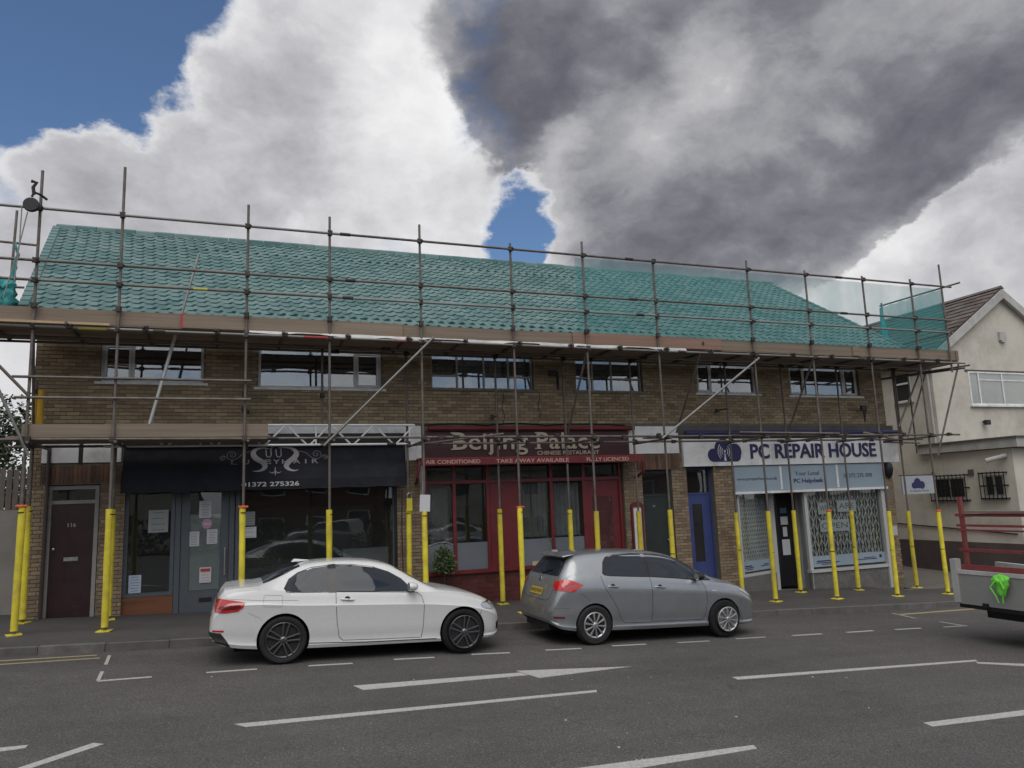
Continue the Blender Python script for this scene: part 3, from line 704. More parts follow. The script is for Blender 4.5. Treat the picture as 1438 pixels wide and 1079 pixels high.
def posts(x0, x1, z0, z1, y, m, parent, name, fw, d=.07, mull=(), rails=(), bottom=True, top=True):
    f = MB(); f.box(x0, y, z0, x0+fw, y+d, z1); f.box(x1-fw, y, z0, x1, y+d, z1)
    if top: f.box(x0+fw, y, z1-fw, x1-fw, y+d, z1)
    if bottom: f.box(x0+fw, y, z0, x1-fw, y+d, z0+fw)
    for mx in mull: f.box(mx-fw/2, y+.002, z0+(fw if bottom else 0), mx+fw/2, y+d-.002, z1-(fw if top else 0))
    for a, b, zz in rails: f.box(a, y+.004, zz-fw/2, b, y+d-.004, zz+fw/2)
    return f.build(name, m, parent)
def paper(x, z, w, h, y, label, lines=6, cat='notice', m=None, ink=None, head=None, group=None, tilt=0):
    e = MB().box(x-w/2, y, z-h/2, x+w/2, y+.003, z+h/2).build('paper_notice', m or M_paper, None, label, cat, group)
    if lines:
        b = MB()
        for k in range(lines):
            zz = z+h*.38-k*h*.76/max(1, lines-1); ww = w*(.36 if k % 3 else .3)*random.uniform(.8, 1.1)
            b.box(x-ww, y-.0012, zz-h*.012, x+ww, y-.0002, zz+h*.012)
        b.build('printed_lines', ink or M_ink, e)
    if head: MB().box(x-w*.42, y-.0014, z+h*.22, x+w*.42, y-.0003, z+h*.42).build('printed_heading', head, e)
    if tilt: e.rotation_euler.y = tilt
    return e
# --- far left door 116
D = posts(-3.29, -2.42, -1.0, 2.76, YW+.05, M_frame, T, 'door_frame', .07, rails=[(-3.22, -2.49, 2.45)], bottom=False)
d = MB(); d.box(-3.215, YW+.085, -.05+.32, -2.495, YW+.125, 2.41)
DOOR = d.build('door', M_doorbrown, T, 'dark brown front door with a metal letter plate')
g = MB(); 
for k in range(1, 9): g.box(-3.21, YW+.082, .30+k*.235, -2.50, YW+.0845, .303+k*.235)
g.build('door_groove', M_black, DOOR)
MB().box(-3.215, YW+.09, 2.49, -2.495, YW+.095, 2.69).build('fanlight', M_glass, T)
MB().box(-2.98, YW+.075, 1.34, -2.74, YW+.084, 1.41).build('letter_plate', M_metal, DOOR)
MB().lathe((-3.16, YW+.085, 1.57), (0, -1, 0), [(.025, 0), (.025, .03), (.012, .035)], 12).build('door_knob', M_metal, DOOR)
lettering('116', -2.94, -2.80, YW+.083, 1.98, 2.05, M_metal, DOOR, 'door_number', bold=.02)
MB().box(-3.29, YW-.06, .13, -2.42, YW+.3, .262).build('doorstep', M_sill, T)
# white panels over the door
S_ = MB().box(-3.42, YW-.035, 3.20, -2.80, YW-.004, 3.50).build('blank_sign_panel', M_white, None, 'blank white panel above the far left brown door, left of a black gap', 'sign')
S2 = MB().box(-2.72, YW-.035, 3.20, -2.06, YW-.004, 3.50).build('blank_sign_panel', M_white, None, 'blank white panel beside the dark awning, right of a black gap', 'sign')
MB().box(-2.795, YW-.03, 3.18, -2.725, YW-.006, 3.6).build('dark_gap_strip', M_black, T)  # black strip added in place of the dark gap between the two panels
fb = MB(); fb.box(-3.42, YW-.03, 3.74, 3.98, YW-.004, 3.91); fb.box(-3.42, YW-.028, 3.53, -2.04, YW-.004, 3.735); fb.box(3.58, YW-.028, 3.53, 3.98, YW-.004, 3.735); fb.build('white_fascia', M_white, T)
MB().box(3.62, YW-.05, 3.14, 3.98, YW-.006, 3.52).build('white_fascia', M_white, T)
MB().box(9.28, YW-.034, 3.21, 10.72, YW-.006, 3.90).build('white_fascia', M_white, T)
# --- hair salon: awning
AW = empty('shop_awning', (.77, YW, 3.5), 'long dark navy awning of the hair salon with swirling silver monogram and phone number', 'awning')
b = MB(); ax0, ax1 = -2.0, 3.56
yT, zT, yB, zB, zV = YW-.05, 3.50, YW-.42, 2.78, 2.57
b.prism([(ax0, yT, zT), (ax0, yB, zB), (ax0, yB+.01, zB), (ax0, yT+.03, zT)], (ax1-ax0, 0, 0))
CL = b.build('awning_cloth', M_navy, AW)
vb = MB(); nvv = 70
for i in range(nvv):
    xa, xb = ax0+(ax1-ax0)*i/nvv, ax0+(ax1-ax0)*(i+1)/nvv; f_ = lambda x: .006*sin(x*5)+.004*sin(x*17)
    vb.quad((xa, yB+f_(xa), zV+.006*sin(xa*9)), (xb, yB+f_(xb), zV+.006*sin(xb*9)), (xb, yB, zB), (xa, yB, zB))
vb.build('valance', M_navy, AW)
MB().box(ax0, YW-.2, 3.505, ax1, YW-.02, 3.735).build('awning_cassette', M_black, AW)
sd_ = MB(); sd_.prism([(ax0, yT, zT), (ax0, yB, zB), (ax0, YW-.05, zB)], (.012, 0, 0)); sd_.prism([(ax1-.012, yT, zT), (ax1-.012, yB, zB), (ax1-.012, YW-.05, zB)], (.012, 0, 0)); sd_.build('awning_cheek', M_navy, AW)
M_silver = mat('silver_print', (.36, .33, .34), .6); M_lit = mat('white_print', (.62, .62, .63), .6); M_sgrey = mat('grey_print', (.17, .165, .17), .7)
# matrix that lays (x along street, y up the slope) onto the sloping cloth
sl = Vector((0, yT-yB, zT-zB)); sln = sl.normalized(); nrm = Vector((0, -sln.z, sln.y))
def cloth_m(x, s): 
    m = Matrix.Identity(4); o_ = Vector((0, yB, zB))+sln*s+nrm*.004+Vector((x, 0, 0))
    for i, v in enumerate((Vector((1, 0, 0)), sln, nrm)):
        for j in range(3): m[j][i] = v[j]
    for j in range(3): m[j][3] = o_[j]
    return m
def cloth_text(txt, x0, x1, s, h, m):
    me = text_mesh(txt, 1, .002, bold=.01); xs = [v.co.x for v in me.vertices]; a, c = min(xs), max(xs)
    for v in me.vertices: v.co = Vector(((v.co.x-a)/(c-a)*(x1-x0), v.co.y/.69*h, v.co.z))
    me.materials.clear(); me.materials.append(m); o = bpy.data.objects.new('lettering', me); COL.objects.link(o); attach(o, AW, cloth_m(x0, s)); return o
for ch, x in zip('LU', (-.03, .19)): cloth_text(ch, x, x+.13, .36, .10, M_sgrey if ch == 'L' else M_silver)
for ch, x in zip('EYH', (.62, .79, .965)): cloth_text(ch, x, x+.13, .36, .10, M_silver)
for ch, x, w_ in (('A', 1.19, .14), ('I', 1.43, .03), ('R', 1.57, .13)): cloth_text(ch, x, x+w_, .36, .10, M_silver)
me = text_mesh('01372 275326', 1, .002, bold=.02); xs = [v.co.x for v in me.vertices]
for v in me.vertices: v.co = Vector(((v.co.x-min(xs))/(max(xs)-min(xs))*1.12, v.co.y/.69*.085, v.co.z))
me.materials.clear(); me.materials.append(M_lit); o = bpy.data.objects.new('lettering', me); COL.objects.link(o); attach(o, AW, Matrix.Translation((.18, yB-.012, zV+.07)) @ Matrix.Rotation(pi/2, 4, 'X'))
def ribbon(pts, ws, m, name='monogram'):
    """flat print: a swelling stroke on the cloth through (x, s) points"""
    b = MB(); n = len(pts); L_, R_ = [], []
    for i in range(n):
        a = Vector(pts[max(0, i-1)]); c = Vector(pts[min(n-1, i+1)]); d = (c-a).normalized(); q = Vector((-d.y, d.x))*ws[i]/2; p = Vector(pts[i]); L_.append(p+q); R_.append(p-q)
    mm = cloth_m(0, 0); w3 = lambda p: tuple(mm @ Vector((p.x, p.y, 0)))
    for i in range(n-1): b.quad(w3(L_[i]), w3(L_[i+1]), w3(R_[i+1]), w3(R_[i]))
    return b.build(name, m, AW)
def cat_(P_, k=8):
    out = []
    for i in range(len(P_)-1):
        p0, p1, p2, p3 = P_[max(0, i-1)], P_[i], P_[i+1], P_[min(len(P_)-1, i+2)]
        for j in range(k):
            t = j/k; out.append(tuple(.5*((2*p1[q])+(-p0[q]+p2[q])*t+(2*p0[q]-5*p1[q]+4*p2[q]-p3[q])*t*t+(-p0[q]+3*p1[q]-3*p2[q]+p3[q])*t**3) for q in range(len(p1))))
    return out+[tuple(P_[-1])]
SX = .83
for sgn in (-1, 1):
    S = [(.10, .72, .012), (.22, .745, .03), (.36, .72, .06), (.43, .62, .10), (.38, .50, .12), (.25, .40, .11), (.20, .30, .10), (.26, .22, .06), (.36, .19, .03), (.44, .20, .01)]
    if sgn > 0: S = [(.06, .74, .012), (.2, .75, .03), (.35, .72, .06), (.43, .62, .10), (.39, .51, .12), (.27, .40, .11), (.22, .30, .10), (.28, .22, .06), (.38, .19, .03), (.46, .21, .01)]
    c = cat_(S); ribbon([(SX+sgn*p[0], p[1]) for p in c], [max(.004, p[2]) for p in c], M_silver)
for x in (.70, .90):      # the two linked arches in the middle
    c = cat_([(x-.05, .72), (x-.04, .56), (x, .52), (x+.05, .56), (x+.05, .72), (x+.09, .75)]); ribbon(c, [.016]*len(c), M_silver)
for sgn in (-1, 1):
    def spiral(cx0, cz0, r0, turns, ph, n=26): return [(cx0+sgn*r0*(1-i/n)*cos(ph+turns*2*pi*i/n), cz0+r0*(1-i/n)*sin(ph+turns*2*pi*i/n)) for i in range(n)]
    m_ = M_sgrey if sgn < 0 else mat('mid_print', (.24, .235, .24), .7)
    ribbon([(SX+sgn*p[0], p[1]) for p in cat_([(.48, .66), (.62, .62), (.74, .50), (.86, .47), (1.0, .56), (1.07, .52), (1.02, .45)])], [.012]*49, m_, 'flourish')
    s = spiral(SX+sgn*.84, .58, .10, 1.6, -.4); ribbon(s, [.012]*len(s), m_, 'flourish')
    s = spiral(SX+sgn*1.03, .50, .05, 1.4, 2); ribbon(s, [.010]*len(s), m_, 'flourish')
ribbon([(SX, .28), (SX, .14), (SX, .08)], [.012, .03, .004], M_silver, 'fleuron'); ribbon([(SX-.12, .17), (SX-.06, .14), (SX, .18), (SX+.06, .14), (SX+.12, .17)], [.006, .02, .03, .02, .006], M_silver, 'fleuron')
# salon window left, door, window right
posts(-1.96, -1.06, .58, 3.0, YW+.05, M_grey, T, 'shopfront_frame', .07)
MB().box(-1.89, YW+.08, .65, -1.13, YW+.088, 2.93).build('shop_window', M_glass, T)
MB().box(-1.96, YW+.04, -.3, -1.055, YW+.12, .575).build('stallriser', M_stall, T, 'orange brown wooden panel under the window')
posts(-1.05, .06, -.6, 3.0, YW+.05, M_grey, T, 'shopfront_frame', .10, bottom=False)
SD = MB(); SD.box(-.94, YW+.07, .08, -.78, YW+.11, 2.88); SD.box(-.20, YW+.07, .08, -.05, YW+.11, 2.88); SD.box(-.78, YW+.07, .08, -.20, YW+.11, .62); SD.box(-.78, YW+.07, 2.6, -.20, YW+.11, 2.88)
sdoor = SD.build('door', M_grey, T, 'slate grey salon door with a wide glass panel')
MB().box(-.78, YW+.085, .62, -.20, YW+.092, 2.6).build('door_glass', M_glass, sdoor)
MB().box(-.775, YW+.094, .63, -.205, YW+.097, 2.12).build('frosted_film', mat('door_frosting', (.26, .28, .27), .5, var=.12, vscale=2), sdoor)
MB().tube((-.11, YW+.02, .9), (-.11, YW+.02, 1.45), .016, 10).tube((-.11, YW+.02, 1.0), (-.11, YW+.08, 1.0), .012).tube((-.11, YW+.02, 1.35), (-.11, YW+.08, 1.35), .012).build('pull_handle', M_metal, sdoor)
MB().box(-.58, YW+.058, .40, -.34, YW+.069, .48).build('letter_plate', M_black, sdoor)
posts(.08, 3.42, .55, 3.0, YW+.05, M_grey, T, 'shopfront_frame', .09)
MB().box(.17, YW+.08, .64, 3.33, YW+.09, 2.91).build('shop_window', M_glass, T)
MB().box(.08, YW+.04, -.6, 3.42, YW+.12, .545).build('stallriser', M_stall, T)
MB().box(3.36, YW+.0, .195, 3.42, YW+.045, 2.9).build('corner_post', M_black, T)
yp = YW+.066
paper(-.50, 2.22, .23, .34, yp+.01, 'white notice highest on the glass of the grey salon door', 9)
cc = MB().lathe((-.46, yp+.012, 1.93), (0, -1, 0), [(.10, 0), (.10, .003)], 28).build('round_sticker', M_pink, None, 'round pink sticker on the glass of the grey salon door', 'sticker')
MB().box(-.52, yp+.006, 1.915, -.40, yp+.0085, 1.945).build('printed_band', M_paper, cc)
paper(-.70, 1.64, .20, .29, yp+.01, 'left one of two white notices side by side on the grey salon door', 8)
paper(-.36, 1.67, .20, .29, yp+.01, 'right one of two white notices side by side on the grey salon door', 8)
paper(-.47, .92, .22, .30, yp-.002, 'white and red notice low on the grey salon door above its letter plate', 5, ink=M_redink, head=M_redink)
paper(-1.74, .83, .22, .34, yp+.008, 'pale blue topped notice at the bottom left of the narrow salon window', 6, m=mat('bluish_paper', (.42, .48, .60), .8))
paper(-1.36, 2.02, .36, .44, yp+.008, 'pale grey poster in the upper part of the narrow salon window', 4, m=mat('grey_paper', (.30, .32, .32), .8))
paper(.36, 1.72, .26, .22, yp+.008, 'white card with a symbol behind the glass beside the grey salon door', 3)
paper(.36, 2.0, .20, .28, yp+.008, 'pale sheet above the symbol card in the wide salon window', 5, m=mat('grey_paper2', (.26, .27, .27), .8))
# inside the salon: counter, chairs, plants as dark shapes
b = MB(); b.box(2.3, 17.0, -.3, 3.3, 17.4, 1.25); b.box(.2, 17.5, -.3, 2.1, 17.9, .95); b.build('counter', mat('grey_counter', (.13, .14, .145), .6), T)
b = MB(); b.box(-.2, 20.3, -.3, 3.5, 20.5, 2.2); b.build('shelf_wall', mat('salon_wall', (.22, .22, .21), .8), T)
def leafy(name, c, r, h, n, m, label=None, cat=None, parent=None, seed=1, leaf=.06):
    random.seed(seed); b = MB()
    for k in range(n):
        a = random.uniform(0, 2*pi); e = random.uniform(-.3, 1); rr = r*random.uniform(.25, 1)**.6
        p = Vector((c[0]+rr*cos(a)*sqrt(max(0, 1-e*e*.8)), c[1]+rr*sin(a)*sqrt(max(0, 1-e*e*.8)), c[2]+h*(.5+.5*e*random.uniform(.6, 1))))
        d = Vector((random.uniform(-1, 1), random.uniform(-1, 1), random.uniform(-.3, 1))).normalized()*leaf*random.uniform(.6, 1.4); s = d.orthogonal().normalized()*leaf*.3
        b.poly([p, p+d*.5+s, p+d, p+d*.5-s])
    return b.build(name, m, parent, label, cat, fix=False)
M_leafd = mat('dark_leaf', (.035, .055, .028), .6, rnd=.4, rcol=(.055, .085, .03))
leafy('foliage', (.75, 16.95, .75), .24, .55, 260, M_leafd, seed=4, parent=T); leafy('foliage', (2.75, 17.15, 1.25), .16, .4, 120, M_leafd, seed=5, parent=T)
# --- Beijing Palace
BS = empty('restaurant_sign', (6.6, YW, 3.5), 'dark maroon fascia sign of the Chinese restaurant with gold serif letters', 'sign')
M_bfas = mat('maroon_fascia', (.055, .017, .021), .5, var=.1, vscale=2)
BO = MB().box(4.02, YW-.09, 3.17, 9.24, YW-.012, 3.80).build('sign_board', M_bfas, BS)
MB().tube((4.12, YW-.15, 3.84), (9.38, YW-.15, 3.84), .055, 14).build('blind_roller', M_maroon, BS)
M_gold = mat('gold_letter', (.47, .42, .32), .5, var=.1)
# own serif letters: strokes with slab feet
def serif(txt, x0, x1, z0, cap, y, m, parent):
    me = text_mesh(txt, 1, .012, bold=.010, spacing=1.04); xs = [v.co.x for v in me.vertices]; a, c = min(xs), max(xs)
    for v in me.vertices: v.co = Vector(((v.co.x-a)/(c-a)*(x1-x0), v.co.y/.69*cap, v.co.z))
    me.materials.clear(); me.materials.append(m); o = bpy.data.objects.new('lettering', me); COL.objects.link(o)
    attach(o, parent, Matrix.Translation((x0, y-.012, z0)) @ Matrix.Rotation(pi/2, 4, 'X')); return o
ly = YW-.10
def wx(px, y): return ray(px, 630).x*y/ray(px, 630).y
serif('Beijing', wx(636, ly), wx(741, ly), 3.36, .39, ly, M_gold, BS); serif('Palace', wx(754, ly), wx(842, ly), 3.36, .39, ly, M_gold, BS)
sb = MB()
for px_, w_, tb in ((635, .13, 'tb'), (753, .13, 'tb')):
    x = wx(px_, ly)
    sb.box(x-.03, ly-.016, 3.352, x+w_, ly, 3.382); sb.box(x-.03, ly-.016, 3.725, x+w_, ly, 3.755)
sb.build('letter_serif', M_gold, BS)
lettering('CHINESE RESTAURANT', wx(754, ly), wx(841, ly), ly, 3.215, 3.305, M_gold, BS, bold=.02)
lettering('LICENSED RESTAURANT', 7.9, 8.85, ly, 3.715, 3.745, mat('dim_print', (.16, .10, .09), .7), BS)
BA = empty('restaurant_canopy', (6.6, YW, 3.1), 'narrow dark red canopy lip with restaurant service wording and curved end brackets', 'canopy')
b = MB(); b.prism([(3.84, YW-.10, 3.16), (3.84, YW-.52, 3.16), (3.84, YW-.55, 3.12), (3.84, YW-.55, 2.99), (3.84, YW-.50, 2.99), (3.84, YW-.48, 3.10), (3.84, YW-.10, 3.10)], (5.52, 0, 0)); b.build('canopy_box', M_maroon, BA)
for x in (3.82, 9.34): 
    pts = [(x, YW-.53, 3.08), (x+(.02 if x > 5 else -.02), YW-.56, 2.95), (x+(.03 if x > 5 else -.05), YW-.5, 2.75), (x, YW-.3, 2.66), (x, YW-.12, 2.62)]
    MB().path(pts, .035, 8).build('canopy_arm', M_maroon, BA, smooth=True)
MB().box(3.93, YW-.30, 2.35, 3.975, YW-.02, 3.08).build('side_panel', M_white, BA)
M_cream = mat('cream_print', (.60, .36, .30), .7)
for t_, a, c in (('AIR CONDITIONED', 597, 674), ('TAKE AWAY AVAILABLE', 696, 798), ('FULLY LICENCED', 823, 882)): lettering(t_, wx(a, YW-.55), wx(c, YW-.55), YW-.551, 3.02, 3.105, M_cream, BA, bold=.012)
BF = posts(4.04, 9.06, -.9, 3.08, YW+.06, M_red, T, 'restaurant_front', .08, mull=(4.75, 5.56, 6.34, 7.16, 8.02), rails=[(4.1, 9.0, 2.63)], bottom=False)
MB().box(5.61, YW+.07, .63, 6.30, YW+.12, 2.58).build('red_panel', M_maroon, T)
MB().box(8.06, YW+.10, -.3, 8.98, YW+.14, 2.58).build('red_door', M_maroon, T)
DG = MB().box(8.25, YW+.096, .9, 8.78, YW+.0995, 2.2).build('door_glass', M_glass, T)
for a, c in ((4.12, 4.71), (4.79, 5.52), (6.38, 7.12), (7.20, 7.98)):
    MB().box(a, YW+.09, 1.27, c, YW+.10, 2.58).build('shop_window', M_glass, T)
    MB().box(a, YW+.09, .66, c, YW+.10, 1.262).build('frosted_pane', M_frost, T)
for a, c in ((4.12, 5.5), (5.6, 7.1), (7.2, 8.96)): MB().box(a, YW+.09, 2.68, c, YW+.10, 3.0).build('fanlight', M_glass, T)
arc = MB(); ap = [(4.12, 1.22), (4.28, 1.28), (4.45, 1.30), (4.60, 1.28), (4.71, 1.22)]
arc.path([(x, YW+.083, z) for x, z in ap], .012, 6); arc.build('arched_trim', M_frame, T)
curtain(6.42, 7.10, 1.3, 2.55, YW+.24, 5).build('voile', mat('dim_curtain', (.13, .125, .125), .95, var=.3), T); curtain(7.25, 7.95, 1.3, 2.55, YW+.24, 7).build('voile', mat('pale_curtain', (.22, .225, .23), .95, var=.3), T)
curtain(4.15, 4.65, 1.3, 2.5, YW+.26, 3).build('voile', MATS['dim_curtain'], T)
MB().box(4.02, YW-.03, .585, 8.0, YW+.14, .655).build('window_ledge', M_red, T)
M_tiler = mat('red_wall_tile', (.10, .026, .022), .45, var=.2, vscale=3, rnd=.15)
st = MB(); st.box(4.04, YW+.05, -.9, 8.0, YW+.12, .58); ST = st.build('stallriser', M_mortar, T)
tb = MB()
for r in range(11):
    z = -.62+r*.108
    for k in range(20):
        x = 4.05+k*.1985+(0.0)
        tb.box(x, YW+.040, z, x+.192, YW+.051, z+.101, back=False)
tb.build('tile_facing', M_tiler, ST, kind='stuff')
# menu board on the pier
MBD = empty('menu_board', (9.38, YW, 1.4), 'red framed white menu board on the pier by the dark green door', 'notice board')
b = MB(); b.box(9.22, YW-.07, .78, 9.27, YW-.012, 1.90); b.box(9.50, YW-.07, .78, 9.55, YW-.012, 1.90); b.prism([(9.20, YW-.08, 1.90), (9.57, YW-.08, 1.90), (9.52, YW-.08, 1.99), (9.385, YW-.08, 2.03), (9.25, YW-.08, 1.99)], (0, .07, 0)); b.build('board_frame', M_maroon, MBD)
MB().box(9.272, YW-.05, .80, 9.498, YW-.02, 1.895).build('menu_sheet', M_white, MBD)
paper(7.15, .93, .16, .12, YW-.0, 'small white card at the foot of the restaurant window above the silver car', 2)
paper(6.9, .70, .60, .10, YW+.075, 'cream menu leaning along the bottom of the restaurant window', 0, m=mat('cream_card', (.5, .42, .3), .8))
# --- two doors between restaurant and computer shop
M_gdoor = mat('dark_green_door', (.022, .030, .028), .5, var=.15); M_bdoor = mat('blue_door', (.045, .065, .20), .5, var=.12)
posts(9.60, 10.46, -1.2, 2.78, YW+.12, M_gdoor, T, 'door_frame', .06, rails=[(9.66, 10.40, 2.17)], bottom=False)
GD = MB().box(9.665, YW+.14, -.28, 10.395, YW+.18, 2.14).build('door', M_gdoor, T, 'plain dark green door')
MB().box(9.66, YW+.15, 2.2, 10.40, YW+.158, 2.72).build('fanlight', M_glass, T)
lettering('97', 9.94, 10.02, YW+.138, 1.87, 1.92, M_metal, GD, 'door_number', bold=.02)
MB().lathe((10.33, YW+.14, 1.05), (0, -1, 0), [(.025, 0), (.025, .03), (.01, .035)], 12).build('door_knob', M_metal, GD)
posts(10.90, 11.72, -1.2, 2.84, YW+.16, M_bdoor, T, 'door_frame', .05, rails=[(10.95, 11.67, 2.17)], bottom=False)
bd = MB(); bd.box(10.955, YW+.18, -.36, 11.13, YW+.22, 2.14); bd.box(11.42, YW+.18, -.36, 11.665, YW+.22, 2.14); bd.box(11.13, YW+.18, -.36, 11.42, YW+.22, .45); bd.box(11.13, YW+.18, 1.9, 11.42, YW+.22, 2.14)
BD = bd.build('door', M_bdoor, T, 'bright blue door with a tall narrow dark pane')
MB().box(11.13, YW+.19, .45, 11.42, YW+.197, 1.9).build('door_glass', mat('dark_glass', (.03, .028, .03), .12, var=.1), BD)
MB().box(10.95, YW+.17, 2.2, 11.67, YW+.178, 2.78).build('fanlight', M_glass, T)
for (a, c, y) in ((9.60, 10.46, 0), (10.90, 11.72, 0)): MB().box(a, YW+.005, -1.2, c, YW+.27, pz(a, YW)+.05).build('doorstep', M_sill, T)
# --- computer repair shop
PC = empty('computer_shop_sign', (14.4, YW, 3.2), 'long white fascia sign with a navy cloud logo and large navy capitals', 'sign')
MB().box(10.80, YW-.10, 2.86, 18.02, YW-.012, 3.56).build('sign_board', M_white, PC)
M_nvy = mat('navy_print', (.022, .022, .10), .5); M_nvl = mat('navy_metal', (.03, .03, .13), .45, var=.1)
MB().tube((10.85, YW-.16, 3.72), (18.16, YW-.16, 3.72), .055, 12).build('blind_roller', M_nvl, PC)
MB().box(10.72, YW-.03, 3.60, 18.0, YW-.008, 3.92).build('grey_fascia', mat('grey_weathered', (.10, .095, .085), .8, var=.2), T)
lettering('PC REPAIR HOUSE', 12.86, 17.18, YW-.101, 3.04, 3.41, M_nvy, PC, depth=.012, bold=.018)
cl = MB()
for i, (cx0, cz0, r) in enumerate(((11.70, 3.14, .17), (12.02, 3.30, .27), (12.36, 3.22, .22), (11.86, 3.10, .13), (12.42, 3.10, .13))): cl.lathe((cx0, YW-.101-.0008*i, cz0), (0, -1, 0), [(r, 0), (r, .008)], 32)
cl.box(11.68, YW-.107, 2.965, 12.44, YW-.1015, 3.14)
cl.build('cloud_logo', M_nvy, PC)
wv = MB()
for r in (.09, .15, .21):
    for sg in (-1, 1):
        pts = [(12.05+sg*r*cos(a), YW-.116, 3.23+r*1.15*sin(a)) for a in [radians(-48+i*12) for i in range(9)]]
        wv.path(pts, .011, 6)
wv.prism([(12.05, YW-.12, 3.25), (12.015, YW-.12, 2.99), (12.085, YW-.12, 2.99)], (0, .01, 0)); wv.lathe((12.05, YW-.112, 3.24), (0, -1, 0), [(.03, 0), (.03, .008)], 16)
wv.build('signal_waves', mat('white_print2', (.7, .7, .72), .5), PC)
# blue-grey band with wording
ST_ = empty('window_header_sign', (14.9, YW, 2.5), 'pale blue window header with web address, helpdesk slogan and phone number', 'sign')
M_pb = mat('pale_blue_panel', (.30, .375, .44), .5, var=.06, vscale=1.5)
MB().box(12.34, YW-.05, 2.18, 17.44, YW-.012, 2.84).build('sign_board', M_pb, ST_)
b = MB(); b.box(14.25-.45, YW-.056, 2.2, 13.86, YW-.0505, 2.82); b.box(15.72, YW-.056, 2.2, 15.79, YW-.0505, 2.82); b.build('panel_joint', M_white, ST_)
MB().box(12.30, YW-.09, 2.11, 17.50, YW-.013, 2.175).build('header_trim', M_white, ST_)
M_bt = mat('grey_blue_print', (.10, .14, .20), .6)
lettering('www.pcrepairhouse.co.uk', 12.40, 13.70, YW-.051, 2.47, 2.545, M_bt, ST_, bold=.006)
lettering('Your Local', 14.30, 15.12, YW-.051, 2.56, 2.67, M_bt, ST_, bold=.006); lettering('PC Helpdesk', 14.24, 15.24, YW-.051, 2.36, 2.47, M_nvy, ST_, bold=.01)
lettering('01372 275 090', 15.98, 17.0, YW-.051, 2.46, 2.57, M_bt, ST_, bold=.008)
# shop front: canted left window, recessed door, right window
M_alu = mat('white_frame', (.50, .50, .50), .5, var=.06)
M_gst = mat('grey_stall_tile', (.17, .16, .15), .75, var=.15, vscale=2, rnd=.12)
def wx2(px, y): d = ray(px, 750); return d.x*y/d.y
P1, P2 = Vector((12.42, YW+.02, 0)), Vector((wx2(1086, YW+.55), YW+.55, 0)); P3 = Vector((wx2(1124, YW+.62), YW+.62, 0)); P4 = Vector((14.62, YW+.06, 0))
def cant(p, q, z0, z1, t, m, name, parent=T):
    d = (q-p).normalized(); n = Vector((-d.y, d.x, 0))*t
    return MB().hexa([(p.x, p.y, z0), (q.x, q.y, z0), (q.x+n.x, q.y+n.y, z0), (p.x+n.x, p.y+n.y, z0), (p.x, p.y, z1), (q.x, q.y, z1), (q.x+n.x, q.y+n.y, z1), (p.x+n.x, p.y+n.y, z1)]).build(name, m, parent)
zs_ = .0
cant(P1, P2, -1.2, zs_-.02, .10, M_gst, 'stallriser'); cant(P1, P2, zs_-.018, zs_+.05, .12, M_alu, 'window_ledge')
dC = (P2-P1).normalized(); nC = Vector((-dC.y, dC.x, 0))
cant(P1+nC*.05, P2+nC*.05, zs_+.052, 2.84, .01, M_glass, 'shop_window')
cant(P1-nC*.0, P1+dC*.07, zs_+.052, 2.84, .08, M_alu, 'shopfront_post'); cant(P2-dC*.10, P2, zs_+.052, 2.84, .08, M_alu, 'shopfront_post')
cant(P2, P2+Vector((.10, 0, 0)), -.7, 2.84, .1, M_alu, 'shopfront_post')
pcd = MB(); pcd.box(P2.x+.11, YW+.66, -.42, P3.x-.07, YW+.70, 2.84); PD = pcd.build('shop_door', mat('dark_door_glass', (.02, .02, .024), .08), T, 'dark glazed door of the computer shop')
for (z, h, w_, m_) in ((1.62, .14, .22, M_bt), (1.34, .22, .24, M_paper), (1.04, .26, .14, M_paper), (.62, .42, .26, M_paper)): MB().box((P2.x+P3.x)/2-w_/2, YW+.652, z-h/2, (P2.x+P3.x)/2+w_/2, YW+.657, z+h/2).build('door_sticker', m_, PD)
cant(P3, P4, -.7, 2.84, .06, M_alu, 'shopfront_post'); cant(P3-Vector((.06, 0, 0)), P3, -.7, 2.84, .08, M_alu, 'shopfront_post')
MB().box(14.62, YW+.05, -.62, 17.42, YW+.15, -.05).build('stallriser', M_gst, T); MB().box(14.60, YW+.0, -.048, 17.44, YW+.16, .03).build('window_ledge', M_alu, T)
MB().box(14.62, YW+.05, .032, 14.72, YW+.14, 2.84).build('shopfront_post', M_alu, T); MB().box(17.30, YW-.01, -.62, 17.42, YW+.14, 2.11).build('shopfront_post', M_alu, T)
MB().box(14.72, YW+.09, .032, 17.30, YW+.10, 2.84).build('shop_window', M_glass, T)
# stack-bond tiles of the step and stallrisers
tb = MB()
for r in range(8):
    z = -.60+r*.068
    for k in range(28): x = 14.64+k*.0993; tb.box(x, YW+.040, z, x+.094, YW+.0505, z+.063, back=False)
tb.build('tile_facing', M_gst, T, kind='stuff')
# doorstep of brick on edge
stp = MB(); stp.hexa([(12.40, YW+.02, -1.2), (17.35, YW-.02, -1.2), (17.35, YW+.7, -1.2), (12.40, YW+.7, -1.2), (12.40, YW+.02, -.42), (17.35, YW-.02, -.62), (17.35, YW+.7, -.62), (12.40, YW+.7, -.42)])
stp.build('doorstep', M_mortar, T)
se = MB(); x = 12.42
while x < 17.3:
    zt = -.415-.2*(x-12.4)/4.95; se.box(x, YW-.035, -.9, x+.062, YW+.015, zt, back=False); x += .072
se.build('step_edging', M_gst, T, kind='stuff')
